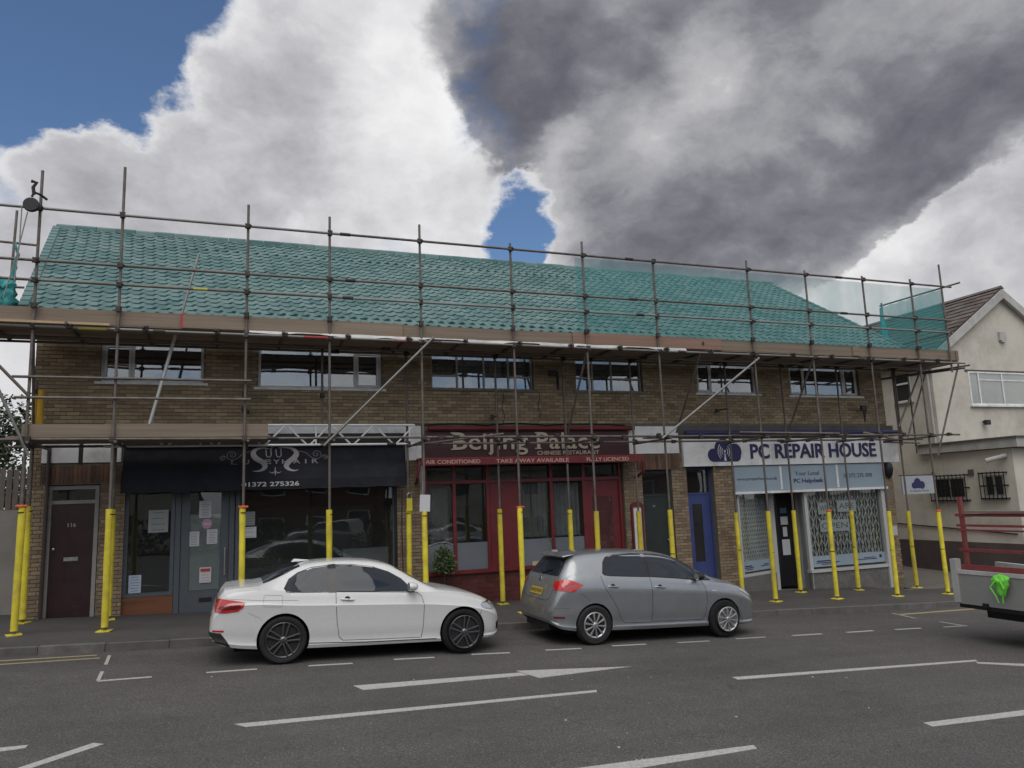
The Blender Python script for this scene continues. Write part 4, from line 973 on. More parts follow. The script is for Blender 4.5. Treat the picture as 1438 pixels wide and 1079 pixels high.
# folding trellis security grilles
M_gril = mat('grille_white', (.62, .62, .60), .5, var=.1)
def trellis(p, q, z0, z1, name, label, pitch, dh):
    g = empty(name, tuple(p+Vector((0, 0, z0))), label, 'grille'); d = (q-p); L_ = d.length; d = d.normalized(); n = Vector((-d.y, d.x, 0)) 
    up = MB(); nn = int(L_/pitch)
    for i in range(nn+1): a = p+d*(L_*i/nn); up.box(a.x-.009, a.y-.004, z0, a.x+.009, a.y+.004, z1)
    up.build('grille_upright', M_gril, g)
    la = MB(); rows = int((z1-z0)/dh)
    for i in range(nn):
        a = p+d*(L_*i/nn); c = p+d*(L_*(i+1)/nn)
        for r in range(rows):
            za, zb = z0+r*dh, z0+(r+1)*dh
            u, v = (a, c) if (i+r) % 2 == 0 else (c, a)
            la.bar((u.x-n.x*.008, u.y-n.y*.008, za), (v.x-n.x*.008, v.y-n.y*.008, zb), .020, .003, up=n)
    la.build('grille_lattice', M_gril, g, kind='stuff')
    tr = MB(); tr.bar((p.x, p.y, z1), (q.x, q.y, z1), .03, .03); tr.bar((p.x, p.y, z0), (q.x, q.y, z0), .03, .03); tr.build('grille_track', M_gril, g)
trellis(P1+dC*.08+nC*.12, P2-dC*.1+nC*.12, .36, 2.14, 'security_grille', 'white folding lattice grille behind the angled left window of the computer shop', .055, .11)
trellis(Vector((14.74, YW+.17, 0)), Vector((17.28, YW+.17, 0)), .36, 2.14, 'security_grille', 'white folding lattice grille behind the wide right window of the computer shop', .11, .23)
# bottom window stickers
def band(p, q, z0, z1, label):
    d = (q-p).normalized(); n = Vector((-d.y, d.x, 0)); e = empty('window_sticker', tuple(p+Vector((0, 0, z0))), label, 'sticker')
    a, c = p-n*.006, q-n*.006
    MB().hexa([(a.x, a.y, z0), (c.x, c.y, z0), (c.x+n.x*.004, c.y+n.y*.004, z0), (a.x+n.x*.004, a.y+n.y*.004, z0), (a.x, a.y, z1), (c.x, c.y, z1), (c.x+n.x*.004, c.y+n.y*.004, z1), (a.x+n.x*.004, a.y+n.y*.004, z1)]).build('sticker_sheet', M_pb, e)
    tx = MB(); L_ = (c-a).length
    for (t0, t1, zz, h) in ((.06, .30, .55, .03), (.05, .36, .38, .02), (.12, .32, .22, .02), (.70, .86, .55, .02), (.60, .88, .4, .02)):
        u, v = a+d*L_*t0-n*.003, a+d*L_*t1-n*.003; z = z0+(z1-z0)*zz; tx.bar((u.x, u.y, z), (v.x, v.y, z), .003, h)
    u = a+d*L_*.92-n*.003; tx.bar((u.x, u.y, z0+.17), (u.x+d.x*.08, u.y+d.y*.08, z0+.17), .003, .08)
    tx.build('printed_lines', M_nvy, e)
band(P1+dC*.08+nC*.05, P2-dC*.11+nC*.05, .10, .36, 'pale blue printed band low on the angled window of the computer shop')
band(Vector((14.73, YW+.09, 0)), Vector((17.29, YW+.09, 0)), .09, .36, 'pale blue printed band low on the wide window of the computer shop')
for t_, x, z, w_ in (('WE', 15.12, 1.60, .40), ('ARE', 15.80, 1.64, .66), ('OPEN', 15.14, 1.12, 1.02)):
    e = MB().box(x, YW+.12, z-.12, x+w_, YW+.124, z+.20).build('paper_notice', M_paper, None, 'white sheet reading %s taped inside the latticed shop window' % t_, 'notice')
    lettering(t_, x+.06, x+w_-.06, YW+.119, z-.03, z+.12, mat('grey_letter', (.12, .11, .12), .8), e, depth=.001)
# fittings on the right pier
AB = empty('alarm_box', (17.62, YW, 2.55), 'black lantern shaped alarm box at the top of the right brick pier', 'alarm')
MB().lathe((17.60, YW-.08, 2.40), (0, 0, 1), [(.02, 0), (.10, .10), (.13, .26), (.11, .40), (.05, .46)], 14).build('lamp_body', M_black, AB, smooth=True); MB().box(17.56, YW-.06, 2.5, 17.64, YW-.006, 2.8).build('bracket', M_black, AB)
MB().box(17.64, YW-.05, 2.58, 17.78, YW-.012, 2.92).build('junction_box', M_white, None, 'small white box high at the right end of the computer shop', 'box')
paper(17.6, 2.05, .2, .4, YW-.016, 'small faded plate on the right brick pier under the black lantern', 0, m=mat('faded_plate', (.20, .17, .15), .8))
paper(17.62, .93, .25, .26, YW-.018, 'small white notice on the right brick pier at waist height', 4)
HS = empty('hanging_sign', (17.8, YW-.2, 2.2), 'white board with a small dark cloud logo hung from the end of the terrace', 'sign')
hx0, hx1, hz0, hz1 = 17.86, 19.10, 1.93, 2.44
b_ = MB().box(hx0, YW-.26, hz0, hx1, YW-.22, hz1).build('sign_board', mat('sign_grey', (.42, .44, .46), .5, var=.08), HS)
b = MB(); 
for i, (x, z, r) in enumerate(((18.30, 2.17, .09), (18.44, 2.25, .13), (18.60, 2.18, .11))): b.lathe((x, YW-.261-.0008*i, z), (0, -1, 0), [(r, 0), (r, .004)], 24)
b.box(18.28, YW-.2655, 2.09, 18.64, YW-.2605, 2.17); b.build('cloud_logo', M_nvy, HS)
lettering('PC REPAIR HOUSE', 18.12, 18.85, YW-.262, 1.99, 2.04, M_bt, HS, depth=.001)
MB().box(hx1, YW-.27, hz0-.04, hx1+.04, YW-.2, hz1+.1).box(17.80, YW-.25, hz1+.01, hx1, YW-.23, hz1+.035).build('bracket', M_black, HS)
# rainwater pipe and small wall fittings
MB().tube((XL+.33, YW-.05, pz(XL, YW)), (XL+.33, YW-.05, 3.5), .034, 10).build('downpipe', M_pipe, T)
M_lampw = mat('white_fitting', (.6, .6, .6), .5)
SL_ = empty('security_lamp', (7.35, YW, 5.6), 'small white security lamp under the eaves between the two metal windows', 'lamp')
MB().lathe((7.40, YW-.14, 5.54), (0, 0, 1), [(.06, 0), (.065, .07), (.05, .1)], 12).build('lamp_head', M_lampw, SL_); MB().box(7.36, YW-.08, 5.54, 7.44, YW-.006, 5.66).build('bracket', M_lampw, SL_)
for (x, z, lb) in ((7.42, 5.02, 'dark satellite bracket on the brickwork between the two metal framed windows'), (17.0, 4.25, 'dark metal bracket on the brickwork below the last upper window')):
    E_ = empty('wall_bracket', (x, YW, z), lb, 'bracket')
    MB().box(x-.03, YW-.03, z-.22, x+.03, YW-.012, z+.22).tube((x, YW-.02, z+.1), (x-.22, YW-.24, z+.14), .016).tube((x, YW-.02, z-.1), (x-.1, YW-.2, z+.12), .012).build('bracket_arm', M_black, E_)
    MB().box(x-.32, YW-.27, z+.08, x-.14, YW-.2, z+.22).build('bracket_box', M_black, E_)
# black cables drooping across the brickwork
b = MB()
for (x0, x1, z) in ((4.0, 5.6, 3.93), (5.6, 7.0, 3.94), (7.0, 9.2, 3.93)):
    b.path([(x0+(x1-x0)*i/10, YW-.03, z+.035*sin(pi*i/10)) for i in range(11)], .012, 5)
for x, z0, z1 in ((5.98, 3.95, 4.70), (6.9, 4.0, 4.72)): b.path([(x+.03*sin(i*1.3), YW-.024, z1+(z0-z1)*i/8) for i in range(9)], .007, 5)
b.build('cable', M_black, T)
# --- potted shrub by the restaurant
PP = empty('potted_shrub', (4.35, 16.28, pz(4.35, 16.3)), 'bushy green shrub in a pot on the pavement beside the yellow padded poles', 'potted plant')
zg = pz(4.35, 16.3)
MB().lathe((4.38, 16.3, zg), (0, 0, 1), [(.13, 0), (.19, .32), (.20, .36), (.17, .36), (.16, .30), (.01, .30)], 18).build('pot', mat('dark_pot', (.05, .03, .025), .7), PP, smooth=True)
MB().tube((4.38, 16.3, zg+.28), (4.38, 16.3, zg+.9), .02, 6).build('stem', M_pipe, PP)
lf = leafy('foliage', (4.38, 16.3, zg+.35), .25, .9, 800, mat('shrub_leaf', (.05, .085, .025), .55, rnd=.4, rcol=(.08, .12, .035)), parent=PP, seed=9, leaf=.075)
# ---------------------------------------------------------------- scaffolding
def W(px, py, Y):      # where the sight line through a photo pixel meets the plane y = Y
    d = ray(px, py); t = Y/d.y; return Vector((d.x*t, Y, CAMZ+d.z*t))
M_galv = mat('galvanised_tube', (.155, .132, .115), .55, metal=.35, var=.25, vscale=5, dirt=(.07, .052, .04), dscale=4, rnd=.15, island=False)
M_galvl = mat('new_galvanised_tube', (.22, .215, .205), .5, metal=.4, var=.15, vscale=5, rnd=.1, island=False)
M_coup = mat('coupler_steel', (.06, .050, .044), .65, metal=.4, var=.3, vscale=20, rnd=.3, island=False)
M_yel2 = mat('yellow_foam', (.72, .60, .045), .75, var=.16, vscale=5, dirt=(.33, .26, .07), dscale=2.2, rnd=.14, bump=.3, bscale=14, island=False)
M_orange = mat('orange_cap', (.55, .11, .03), .6)
M_board = mat('scaffold_board', (.25, .195, .145), .9, var=.2, vscale=1.5, stretch=(.25, 2, 9), bump=.2, bscale=30, rnd=.14, dirt=(.16, .13, .105), dscale=1.2, island=False)
M_boardr = mat('reddish_board', (.24, .15, .11), .9, var=.2, vscale=1.5, stretch=(.25, 2, 9), rnd=.1, island=False)
M_pine = mat('fresh_pine', (.46, .34, .20), .8, var=.12, vscale=3)
SF = empty('scaffolding', (0, 14.8, 0), 'tube and board scaffolding along the whole terrace with yellow padded feet', 'scaffolding')
YO, YI, TR = 14.80, 16.10, .0255
ZT, ZM, ZL, ZD, ZLOW = 7.61, 6.65, 6.29, 5.455, 3.485
def tube(name, p, q, m=None, r=TR, par=None, n=10):
    return MB().tube(p, q, r, n).build(name, m or M_galv, par or SF, smooth=True)
cb = MB(); cb.box(-.045, -.055, -.04, .045, .03, .04); cb.tube((-.05, -.03, -.05), (-.05, -.03, .05), .012, 6).tube((.02, -.075, 0), (.06, -.075, 0), .012, 6)
me_c, _ = cb.mesh('coupler', centre=False); me_c.materials.append(M_coup)
def coupler(x, y, z, a=0):
    o = bpy.data.objects.new('coupler', me_c); COL.objects.link(o)
    attach(o, SF, Matrix.Translation((x, y, z)) @ Matrix.Rotation(random.uniform(-.3, .3)+a, 4, 'Z') @ Matrix.Rotation(random.choice((0, pi/2)), 4, 'Y'))
bp_ = MB(); bp_.box(-.11, -.11, 0, .11, .11, .018); bp_.tube((0, 0, .018), (0, 0, .07), .022, 8); me_bp, _ = bp_.mesh('base_plate', centre=False); me_bp.materials.append(M_yel2)
M_tape = mat('black_tape', (.02, .02, .015), .6)
def standard(x, y, ztop, zbot=None, sleeve=None, cap=False, joint=True, lean=0):
    zb = pz(x, min(y, 16.5))+.02 if zbot is None else zbot
    s = tube('standard', (x, y, zb), (x+lean, y, ztop))
    if zbot is None:
        o = bpy.data.objects.new('base_plate', me_bp); COL.objects.link(o); attach(o, s, Matrix.Translation((x, y, zb-.02)) @ Matrix.Rotation(random.uniform(-.4, .4), 4, 'Z'))
    if sleeve:
        z0 = zb+.05
        h_ = sleeve-z0; MB().lathe((x, y, z0), (random.uniform(-.006, .006), random.uniform(-.006, .006), 1), [(.030, 0), (.056, .0)]+[(.056+random.uniform(-.0035, .0035), h_*t/9) for t in range(1, 9)]+[(.056, h_), (.030, h_)], 14).build('foam_sleeve', M_yel2, s, smooth=True)
        ts = [sleeve-.10] if not joint else [z0+(sleeve-z0)*.52]
        for t in ts: MB().lathe((x, y, t), (0, 0, 1), [(.0585, 0), (.0592, .004), (.0592, .012), (.0585, .016)], 12).build('tape_band', M_tape, s)
        if cap: MB().lathe((x, y, sleeve-.02), (0, 0, 1), [(.03, 0), (.060, .01), (.062, .035), (.045, .05), (.028, .055)], 10).tube((x-.085, y-.02, sleeve+.01), (x+.085, y-.02, sleeve+.01), .022, 6).build('orange_cap', M_orange, s)
    return s
def zt(px, py, Y=YO): return W(px, py, Y).z
outer = [(-3.30, zt(60, 240), 712, 30, True, False), (-1.98, zt(174, 235), 715, 155, False, False), (.20, zt(348, 288), 713, 340, True, False), (1.75, zt(464, 305), 716, 463, False, False),
         (3.60, zt(590, 316), 718, 595, False, False), (5.63, zt(718, 342), 713, 732, True, False), (7.38, zt(818, 340), 718, 839, False, True), (9.22, zt(918, 367), 716, 945, False, True),
         (11.90, zt(1047, 366), 718, 1077, False, True), (13.70, zt(1131, 380), 718, 1163, True, True), (15.60, zt(1211, 388), 718, 1247, False, True), (17.30, zt(1274, 392), 718, 1315, True, True)]
for x, ztop, sy, sx, cap, jt in outer: standard(x, YO, ztop, None, W(sx, sy, YO).z, cap, jt)
inner = [(-3.47, 4.7, 711, 43), (-2.10, 3.6, 716, 150), (3.56, 5.6, 715, 573), (5.64, 5.6, 715, 702), (7.35, 5.6, 716, 800), (9.16, 5.6, 718, 900), (11.96, 5.6, 720, 1034), (13.75, 5.6, 717, 1115), (15.65, 5.6, 717, 1197), (17.70, 5.6, 718, 1276)]
for i, (x, ztop, sy, sx) in enumerate(inner): standard(x, YI, ztop, None, W(sx, sy, YI).z, False, i > 5)
for x in (.20, 1.75): tube('standard', (x, YI, 3.9), (x, YI, 5.15 if x < 1 else 5.6))
standard(18.45, YO, zt(1325, 375)+.05, 5.2)
tube('standard', (18.80, 16.55, 3.1), (18.80, 16.55, 5.5))
tube('standard', (18.45, 16.88, 5.5), (18.45, 16.88, 7.70)); tube('standard', (17.72, YI-.05, 3.3), (17.72, YI-.05, 5.6))
# guard rails, with the sleeve couplers where tubes join
def rail(name, z, y, joints, m=None, dz=0):
    for i in range(len(joints)-1):
        a, c = joints[i], joints[i+1]
        tube(name, (a, y+.0, z+random.uniform(-.008, .008)), (c, y, z+random.uniform(-.008, .008)), m or random.choice((M_galv, M_galv, M_galvl)))
        if 0 < i: MB().tube((a-.10, y, z), (a+.10, y, z), .036, 8).build('sleeve_coupler', M_coup, SF)
yr = YO-.055
rail('guard_rail', ZT, yr, [-8.2, 2.05, 8.55, 14.75, 18.75]); rail('guard_rail', ZM, yr, [-8.2, 2.15, 8.60, 14.8, 18.55]); rail('guard_rail', ZL, yr, [-8.2, 2.1, 8.75, 18.6])
rail('ledger', ZD, yr, [-8.2, -1.3, 3.9, 9.8, 15.2, 18.9], M_galvl); rail('ledger', ZD-.01, YI-.055, [-8.2, 2.0, 8.0, 14.4, 18.9]); rail('ledger', ZD-.02, YI-.6, [-6, 3, 9.2, 18.4])
rail('ledger', ZLOW, yr, [-3.9, .7, 5.0, 11.1, 18.35]); rail('ledger', ZLOW-.02, YI-.055, [-3.9, 3.2, 8.2, 13.5, 18.5], M_galv)
rail('guard_rail', 4.57, yr, [-3.55, .30]); rail('guard_rail', 4.21, yr, [-3.5, .30])
tube('ledger', (3.6, YI-.2, 3.42), (5.3, yr-.02, 3.55)); tube('ledger', (8.6, yr-.06, 3.44), (10.6, YI-.3, 3.56)); tube('ledger', (11.2, yr-.05, 3.56), (14.2, yr-.05, 3.52))
tube('ledger', (15.2, YO+.1, 3.56), (17.9, YI+.3, 3.5), mat('wood_pole', (.25, .20, .12), .8)); tube('ledger', (17.1, YI, 3.40), (18.9, 16.5, 3.40))
# left end, seen past the gable
tube('guard_rail', W(-60, 333, 17.6), W(55, 345, 17.6)); tube('guard_rail', W(10, 403, 17.6), W(34, 404, 17.6)); tube('standard', W(12, 430, 17.6), W(24, 296, 17.6))
# braces
def brace(p, q, m=None, r=TR): tube('brace', p, q, m or M_galv, r)
yb = YO-.11
brace(W(609, 474, yb), W(455, 626, yb), M_galvl); brace(W(1066, 503, yb), W(930, 616, yb), M_galvl)
brace(W(210, 596, 15.15), W(250, 459, 15.4), mat('alloy_pole', (.40, .40, .39), .5, metal=.3, var=.1), .032); brace(W(250.5, 458, 15.42), W(279, 358, 15.6), M_galvl, .024)
brace((7.42, YO+.05, 5.5), (7.33, YI, 3.45)); brace(W(988, 480, YO), W(950, 608, YI)); brace((13.75, YO+.05, 5.45), (13.72, YI, 3.5))
brace(W(-50, 464, 14.6), W(41, 557, 14.74)); brace(W(-60, 420, 14.5), W(40, 640, 14.7), M_galvl)
brace(W(1292, 522, 15.6), W(1262, 600, 15.6)); brace(W(1301, 520, 15.9), W(1275, 614, 15.9)); brace(W(1346, 512, YO), W(1317, 640, YO+.3)); 
brace((-3.3, YO+.05, 5.4), (-3.47, YI, 3.6))
# end guard rails on the right
brace(W(1348, 397, YO-.1), (18.45, 16.95, 7.62)); tube('guard_rail', (18.5, YO-.1, 6.30), (18.5, 17.0, 6.30))
brace(W(1362, 513, YO-.3), (17.6, 17.4, 5.30)); brace(W(1355, 517, YO-.2), (18.2, 17.2, 5.36))
# transoms under the boards and at lift height
x = -7.6
while x < 18.7:
    tube('transom', (x, YO-.22, ZD+.05), (x, YI+.22, ZD+.05)); 
    coupler(x+.03, YO-.08, ZD+.02); x += 1.21
for x, *_ in outer:
    tube('transom', (x+.06, YO-.2, ZLOW-.05), (x+.06, YI+.25, ZLOW-.05))
    for z in (ZM, ZL, ZD, ZLOW, ZT): coupler(x, YO-.03, z)
    coupler(x, YO, 5.84)
for x, *_ in inner[2:]: coupler(x, YI-.03, ZD); coupler(x, YI-.03, ZLOW)
for x in (-3.47, .2, 1.75): coupler(x, YI-.03, ZLOW); coupler(x, YI-.03, 4.5)
for x in (.20,): coupler(x, YI-.03, 4.2)
for x in (4.4, 6.6, 8.3, 10.2, 12.6, 14.6, 16.4): coupler(x+random.uniform(-.2, .2), YO-.06, ZLOW+random.uniform(-.03, .03)); coupler(x+random.uniform(-.3, .3), YI-.06, ZLOW-.02)
for x in (-3.25, 3.95, 9.0, 17.9): coupler(x, YO-.1, ZLOW)
# tie tubes with swivel fittings at the brick piers
for x, z in ((.22, 4.62), (.26, 4.2), (5.66, 4.1), (11.9, 4.3)): tube('wall_tie', (x, YW-.05, z), (x, YI-.1, z)); coupler(x, YW-.12, z)
# boards of the deck: each its own piece, laid over lapped transoms
def board(x0, x1, y0, z0, w_=.225, t=.038, m=None, name='deck_board'):
    return MB().box(x0, y0, z0, x1, y0+w_, z0+t).build(name, m or M_board, SF)
for row in range(6):
    x = -8.2+.0*row; y = YO+.065+row*.243
    while x < 18.6:
        L_ = 3.9 if x > -8 else 2.0+row % 2*1.3; xe = min(x+L_-.01, 18.72); board(x, xe, y, ZD+.080+random.uniform(0, .006)); x += L_
for row in range(5):
    x = -3.62; y = YO+.065+row*.243
    board(x, .66, y, ZLOW+.035)
# toe boards on edge
def toe(x0, x1, y, z0, z1, m=None): MB().box(x0, y, z0, x1, y+.038, z1).build('toe_board', m or M_board, SF)
tj = [-8.2, -5.0, -.93, 3.22, 7.05, 11.0, 15.05, 15.28, 18.85]
for i in range(len(tj)-1):
    toe(tj[i]+.004, tj[i+1]-.004, YO+.030+(.03 if i % 2 else 0), 5.56, 5.83-(.012 if i % 3 == 0 else 0), M_boardr if i == 4 else None)
toe(18.72, 18.76, YO+.03, 5.5, 5.8)
MB().box(18.80, YO+.08, 5.48, 18.84, 17.2, 5.74).build('toe_board', M_board, SF)
toe(-3.38, .62, YO+.035, 3.53, 3.765)
MB().box(-8.2, YO-.14, 5.505, -2.1, YO-.09, 5.545).build('pine_batten', M_pine, SF)
MB().box(-.955, YO+.026, 5.55, -.915, YO+.0295, 5.83).build('red_board_end', M_redink, SF)
MB().tube((-8.2, yr, ZD), (-3.9, yr, ZD), .0275, 10).build('paint_band', mat('red_tube_paint', (.30, .03, .03), .5), SF)
MB().tube((1.25, yr, ZD), (1.72, yr, ZD), .0275, 10).build('paint_band', MATS['red_tube_paint'], SF); MB().tube((3.02, yr, ZD), (3.4, yr, ZD), .0275, 10).build('paint_band', mat('pink_tube_paint', (.30, .09, .10), .5), SF)
MB().tube((-2.6, yr, ZD), (-2.15, yr, ZD), .0275, 10).build('paint_band', mat('yellow_tube_paint', (.42, .38, .06), .5), SF); MB().tube((-.75, yr, ZM-.36), (-.5, yr, ZM-.36), .0275, 10).build('paint_band', MATS['yellow_tube_paint'], SF)
# padded upright beside the far left ladder bay
for x, y in ((-3.47, YI), (-3.36, YI-.12)): MB().lathe((x, y, 3.7), (0, 0, 1), [(.03, 0), (.055, 0), (.055, .82), (.03, .82)], 12).build('foam_sleeve', mat('old_yellow_foam', (.50, .30, .02), .75, var=.2), SF, smooth=True)
# lattice beam carrying the inner standards over the salon awning
LB = MB(); yB_ = YI-.06; zb0, zb1 = 3.465, 3.875
LB.tube((-2.3, yB_, zb0), (3.70, yB_, zb0), .026, 8); LB.tube((-2.3, yB_, zb1), (3.70, yB_, zb1), .026, 8)
x = -2.1; up_ = True
while x < 3.5:
    LB.tube((x, yB_, zb0 if up_ else zb1), (x+.42, yB_, zb1 if up_ else zb0), .019, 6); x += .48 if not up_ else .42; up_ = not up_
for x in (-.6, 1.62, 3.6): LB.tube((x, yB_, zb0), (x, yB_, zb1), .018, 6)
LB.build('lattice_beam', mat('aluminium_beam', (.72, .72, .71), .45, metal=.2, var=.1), SF, smooth=True)
# --- things hanging on the scaffolding
GW = empty('gin_wheel', tuple(W(44, 288, YO-.2)), 'black round gin wheel hung at the top of the far left pole with two ropes', 'pulley')
c = W(44, 288, YO-.2)
MB().lathe(c-Vector((0, .05, 0)), (0, 1, 0), [(.04, 0), (.118, 0), (.126, .02), (.105, .045), (.126, .07), (.118, .09), (.04, .09)], 28).build('wheel', M_black, GW, smooth=True)
MB().path([c+Vector((.0, 0, .15)), c+Vector((.03, 0, .24)), c+Vector((.12, .05, .22)), c+Vector((.2, .15, .18))], .022, 8).path([c+Vector((.03, 0, .2)), c+Vector((.01, 0, .33)), c+Vector((.06, 0, .42)), c+Vector((-.02, 0, .44))], .03, 8).build('hook', M_coup, GW, smooth=True)
for a, q in (((-.14, 0, -.05), W(20, 395, YO-.2)), ((-.05, 0, -.14), W(4, 420, YO-.2))): MB().path([c+Vector(a), (c+Vector(a))*.5+q*.5+Vector((.02, 0, 0)), q], .011, 6).build('rope', mat('pale_rope', (.25, .25, .22), .9), GW)
def netmat(name, colr, dens):
    m = bpy.data.materials.new(name); m.use_nodes = True; nt = m.node_tree; nd = nt.nodes; lk = nt.links
    for n in list(nd): nd.remove(n)
    t = nd.new('ShaderNodeBsdfTransparent'); d = nd.new('ShaderNodeBsdfDiffuse'); d.inputs[0].default_value = (*colr, 1); tl_ = nd.new('ShaderNodeBsdfTranslucent'); tl_.inputs[0].default_value = (*colr, 1)
    a = nd.new('ShaderNodeMixShader'); a.inputs[0].default_value = .55; lk.new(d.outputs[0], a.inputs[1]); lk.new(tl_.outputs[0], a.inputs[2])
    g = nd.new('ShaderNodeNewGeometry'); no = nd.new('ShaderNodeTexNoise'); vm = nd.new('ShaderNodeVectorMath'); vm.operation = 'MULTIPLY'; vm.inputs[1].default_value = (1.2, 1.2, .5); lk.new(g.outputs['Position'], vm.inputs[0]); lk.new(vm.outputs[0], no.inputs['Vector']); no.inputs['Scale'].default_value = 1.6; no.inputs['Detail'].default_value = 4
    r = nd.new('ShaderNodeMapRange'); lk.new(no.outputs['Fac'], r.inputs[0]); r.inputs[1].default_value = .35; r.inputs[2].default_value = .65; r.inputs[3].default_value = dens*.8; r.inputs[4].default_value = min(1, dens*1.2)
    x = nd.new('ShaderNodeMixShader'); lk.new(r.outputs[0], x.inputs[0]); lk.new(t.outputs[0], x.inputs[1]); lk.new(a.outputs[0], x.inputs[2]); o = nd.new('ShaderNodeOutputMaterial'); lk.new(x.outputs[0], o.inputs[0])
    return m
M_net = netmat('debris_net', (.10, .40, .40), .36); M_net2 = netmat('debris_net_end', (.08, .36, .36), .50); M_netb = mat('bunched_net', (.04, .27, .28), .8, var=.3, vscale=6)
def sheet(p00, p10, p11, p01, n, m_, amp, name, mt, par, f=3.0, seed=0):
    b = MB(); P00, P10, P11, P01 = map(Vector, (p00, p10, p11, p01)); nn_ = (P10-P00).cross(P01-P00).normalized(); gr = {}
    for i in range(n+1):
        for j in range(m_+1):
            u, v = i/n, j/m_; p = (P00*(1-u)+P10*u)*(1-v)+(P01*(1-u)+P11*u)*v
            a = amp*noise.noise(Vector((u*f*3+seed, v*f, seed)))*(1 if 0 < v < 1 else .25)
            b.v.append(tuple(p+nn_*a+Vector((0, 0, (.12*sin(u*pi*f*2)**2 if v == 1 else 0)*(-amp*3))))); gr[i, j] = len(b.v)-1
    for i in range(n):
        for j in range(m_): b.f.append((gr[i, j], gr[i+1, j], gr[i+1, j+1], gr[i, j+1]))
    return b.build(name, mt, par, smooth=True, fix=False)
DN = empty('debris_net', (13, YO, 6.6), 'translucent teal debris netting stretched along the right half of the top guard rails', 'netting')
yn = YO+.045
sheet((7.2, yn, 5.80), (18.5, yn, 5.80), (18.5, yn, ZT-.05), (7.2, yn, ZT-.03), 90, 10, .03, 'net_sheet', M_net, DN, 9)
DE = empty('debris_net', (18.5, 16, 6.6), 'darker teal net closing the right end of the scaffolding with a bright gathered corner', 'netting')
sheet((18.55, YO+.05, 5.76), (18.55, 17.0, 5.80), (18.48, 16.9, ZT-.02), (18.48, YO+.0, ZT-.05), 26, 10, .08, 'net_sheet', M_net2, DE, 3, 5)
b = MB(); b.path([(18.42, 16.9, 7.55), (18.40, 16.86, 7.1), (18.35, 16.8, 6.6), (18.36, 16.82, 6.2), (18.4, 16.85, 5.85)], .1, 9, [.03, .07, .13, .16, .12]); b.build('gathered_net', M_netb, DE, smooth=True)
NB = MB(); c = W(8, 412, 16.5)
random.seed(8)
for (pts, rad) in (([(-.45, 0, .02), (-.25, .0, .16), (-.05, 0, .20), (.06, 0, .05), (.08, 0, -.25), (.05, 0, -.5)], [.05, .10, .12, .10, .12, .08]), ([(-.3, .06, -.05), (-.15, .05, .05), (.0, .05, -.05), (.02, .05, -.4)], [.06, .12, .12, .1]), ([(.10, 0, .1), (.13, 0, .6), (.16, 0, 1.0)], [.07, .03, .012])):
    dense = cat_([(*p, r) for p, r in zip(pts, rad)], 6); i0 = len(NB.v); NB.path([c+Vector(d[:3]) for d in dense], .1, 14, [max(.01, d[3]) for d in dense])
    for k in range(i0, len(NB.v)):
        v = Vector(NB.v[k]); NB.v[k] = tuple(v+Vector((noise.noise(v*9), noise.noise(v*9+Vector((5, 0, 0))), noise.noise(v*7+Vector((0, 9, 0)))))*.07)
NB.build('net_bundle', M_netb, None, 'bunched teal netting hanging at the far left end of the scaffold deck', 'netting', smooth=True)
# polythene strip hanging under the toe board
b = MB(); n = 150; random.seed(5)
for i in range(n):
    def pt(i, top):
        x = .25+(9.95-.25)*i/n; s = .5+.5*noise.noise(Vector((x*1.1, 3, 1))); z0 = 5.55; zb_ = 5.545-.02-.15*max(0, s-.4)*1.8-(.06 if 6.2 < x < 7.1 else 0)
        return (x, YO-.015-.05*noise.noise(Vector((x*2.3, 1, 5)))-(0 if top else .03), z0 if top else zb_)
    b.quad(pt(i, 0), pt(i+1, 0), pt(i+1, 1), pt(i, 1))
b.build('plastic_sheet', mat('polythene', (.50, .50, .49), .4, var=.2, vscale=6), None, 'crumpled white plastic strip hanging below the toe boards above the metal windows', 'sheeting', smooth=True, fix=False)
# notice and padlock pad tied to poles
paper(3.60, 2.18, .21, .33, YO-.04, 'white laminated notice tied to the pole at the left end of the restaurant', 0, tilt=.04)
LK = empty('hanging_tag', (3.57, YI-.09, 2.2), 'yellow tag on a grey ring hanging from the pole beside the salon window', 'tag')
MB().box(3.51, YI-.085, 2.03, 3.63, YI-.065, 2.30).build('tag_plate', M_yel2, LK)
MB().path([(3.57+.05*sin(a), YI-.075, 2.35+.06*cos(a)) for a in [i*pi/5 for i in range(11)]], .012, 6).build('ring', M_metal, LK)
MB().path([(3.45, 16.2, 2.5), (3.43, 16.18, 1.6), (3.44, 16.15, .8), (3.5, 16.2, 0), (3.6, 16.25, pz(3.6, 16.2)+.02)], .012, 6).build('hanging_cable', M_black, None, 'thin black cable hanging down beside the yellow padded pole at the salon pier', 'cable')
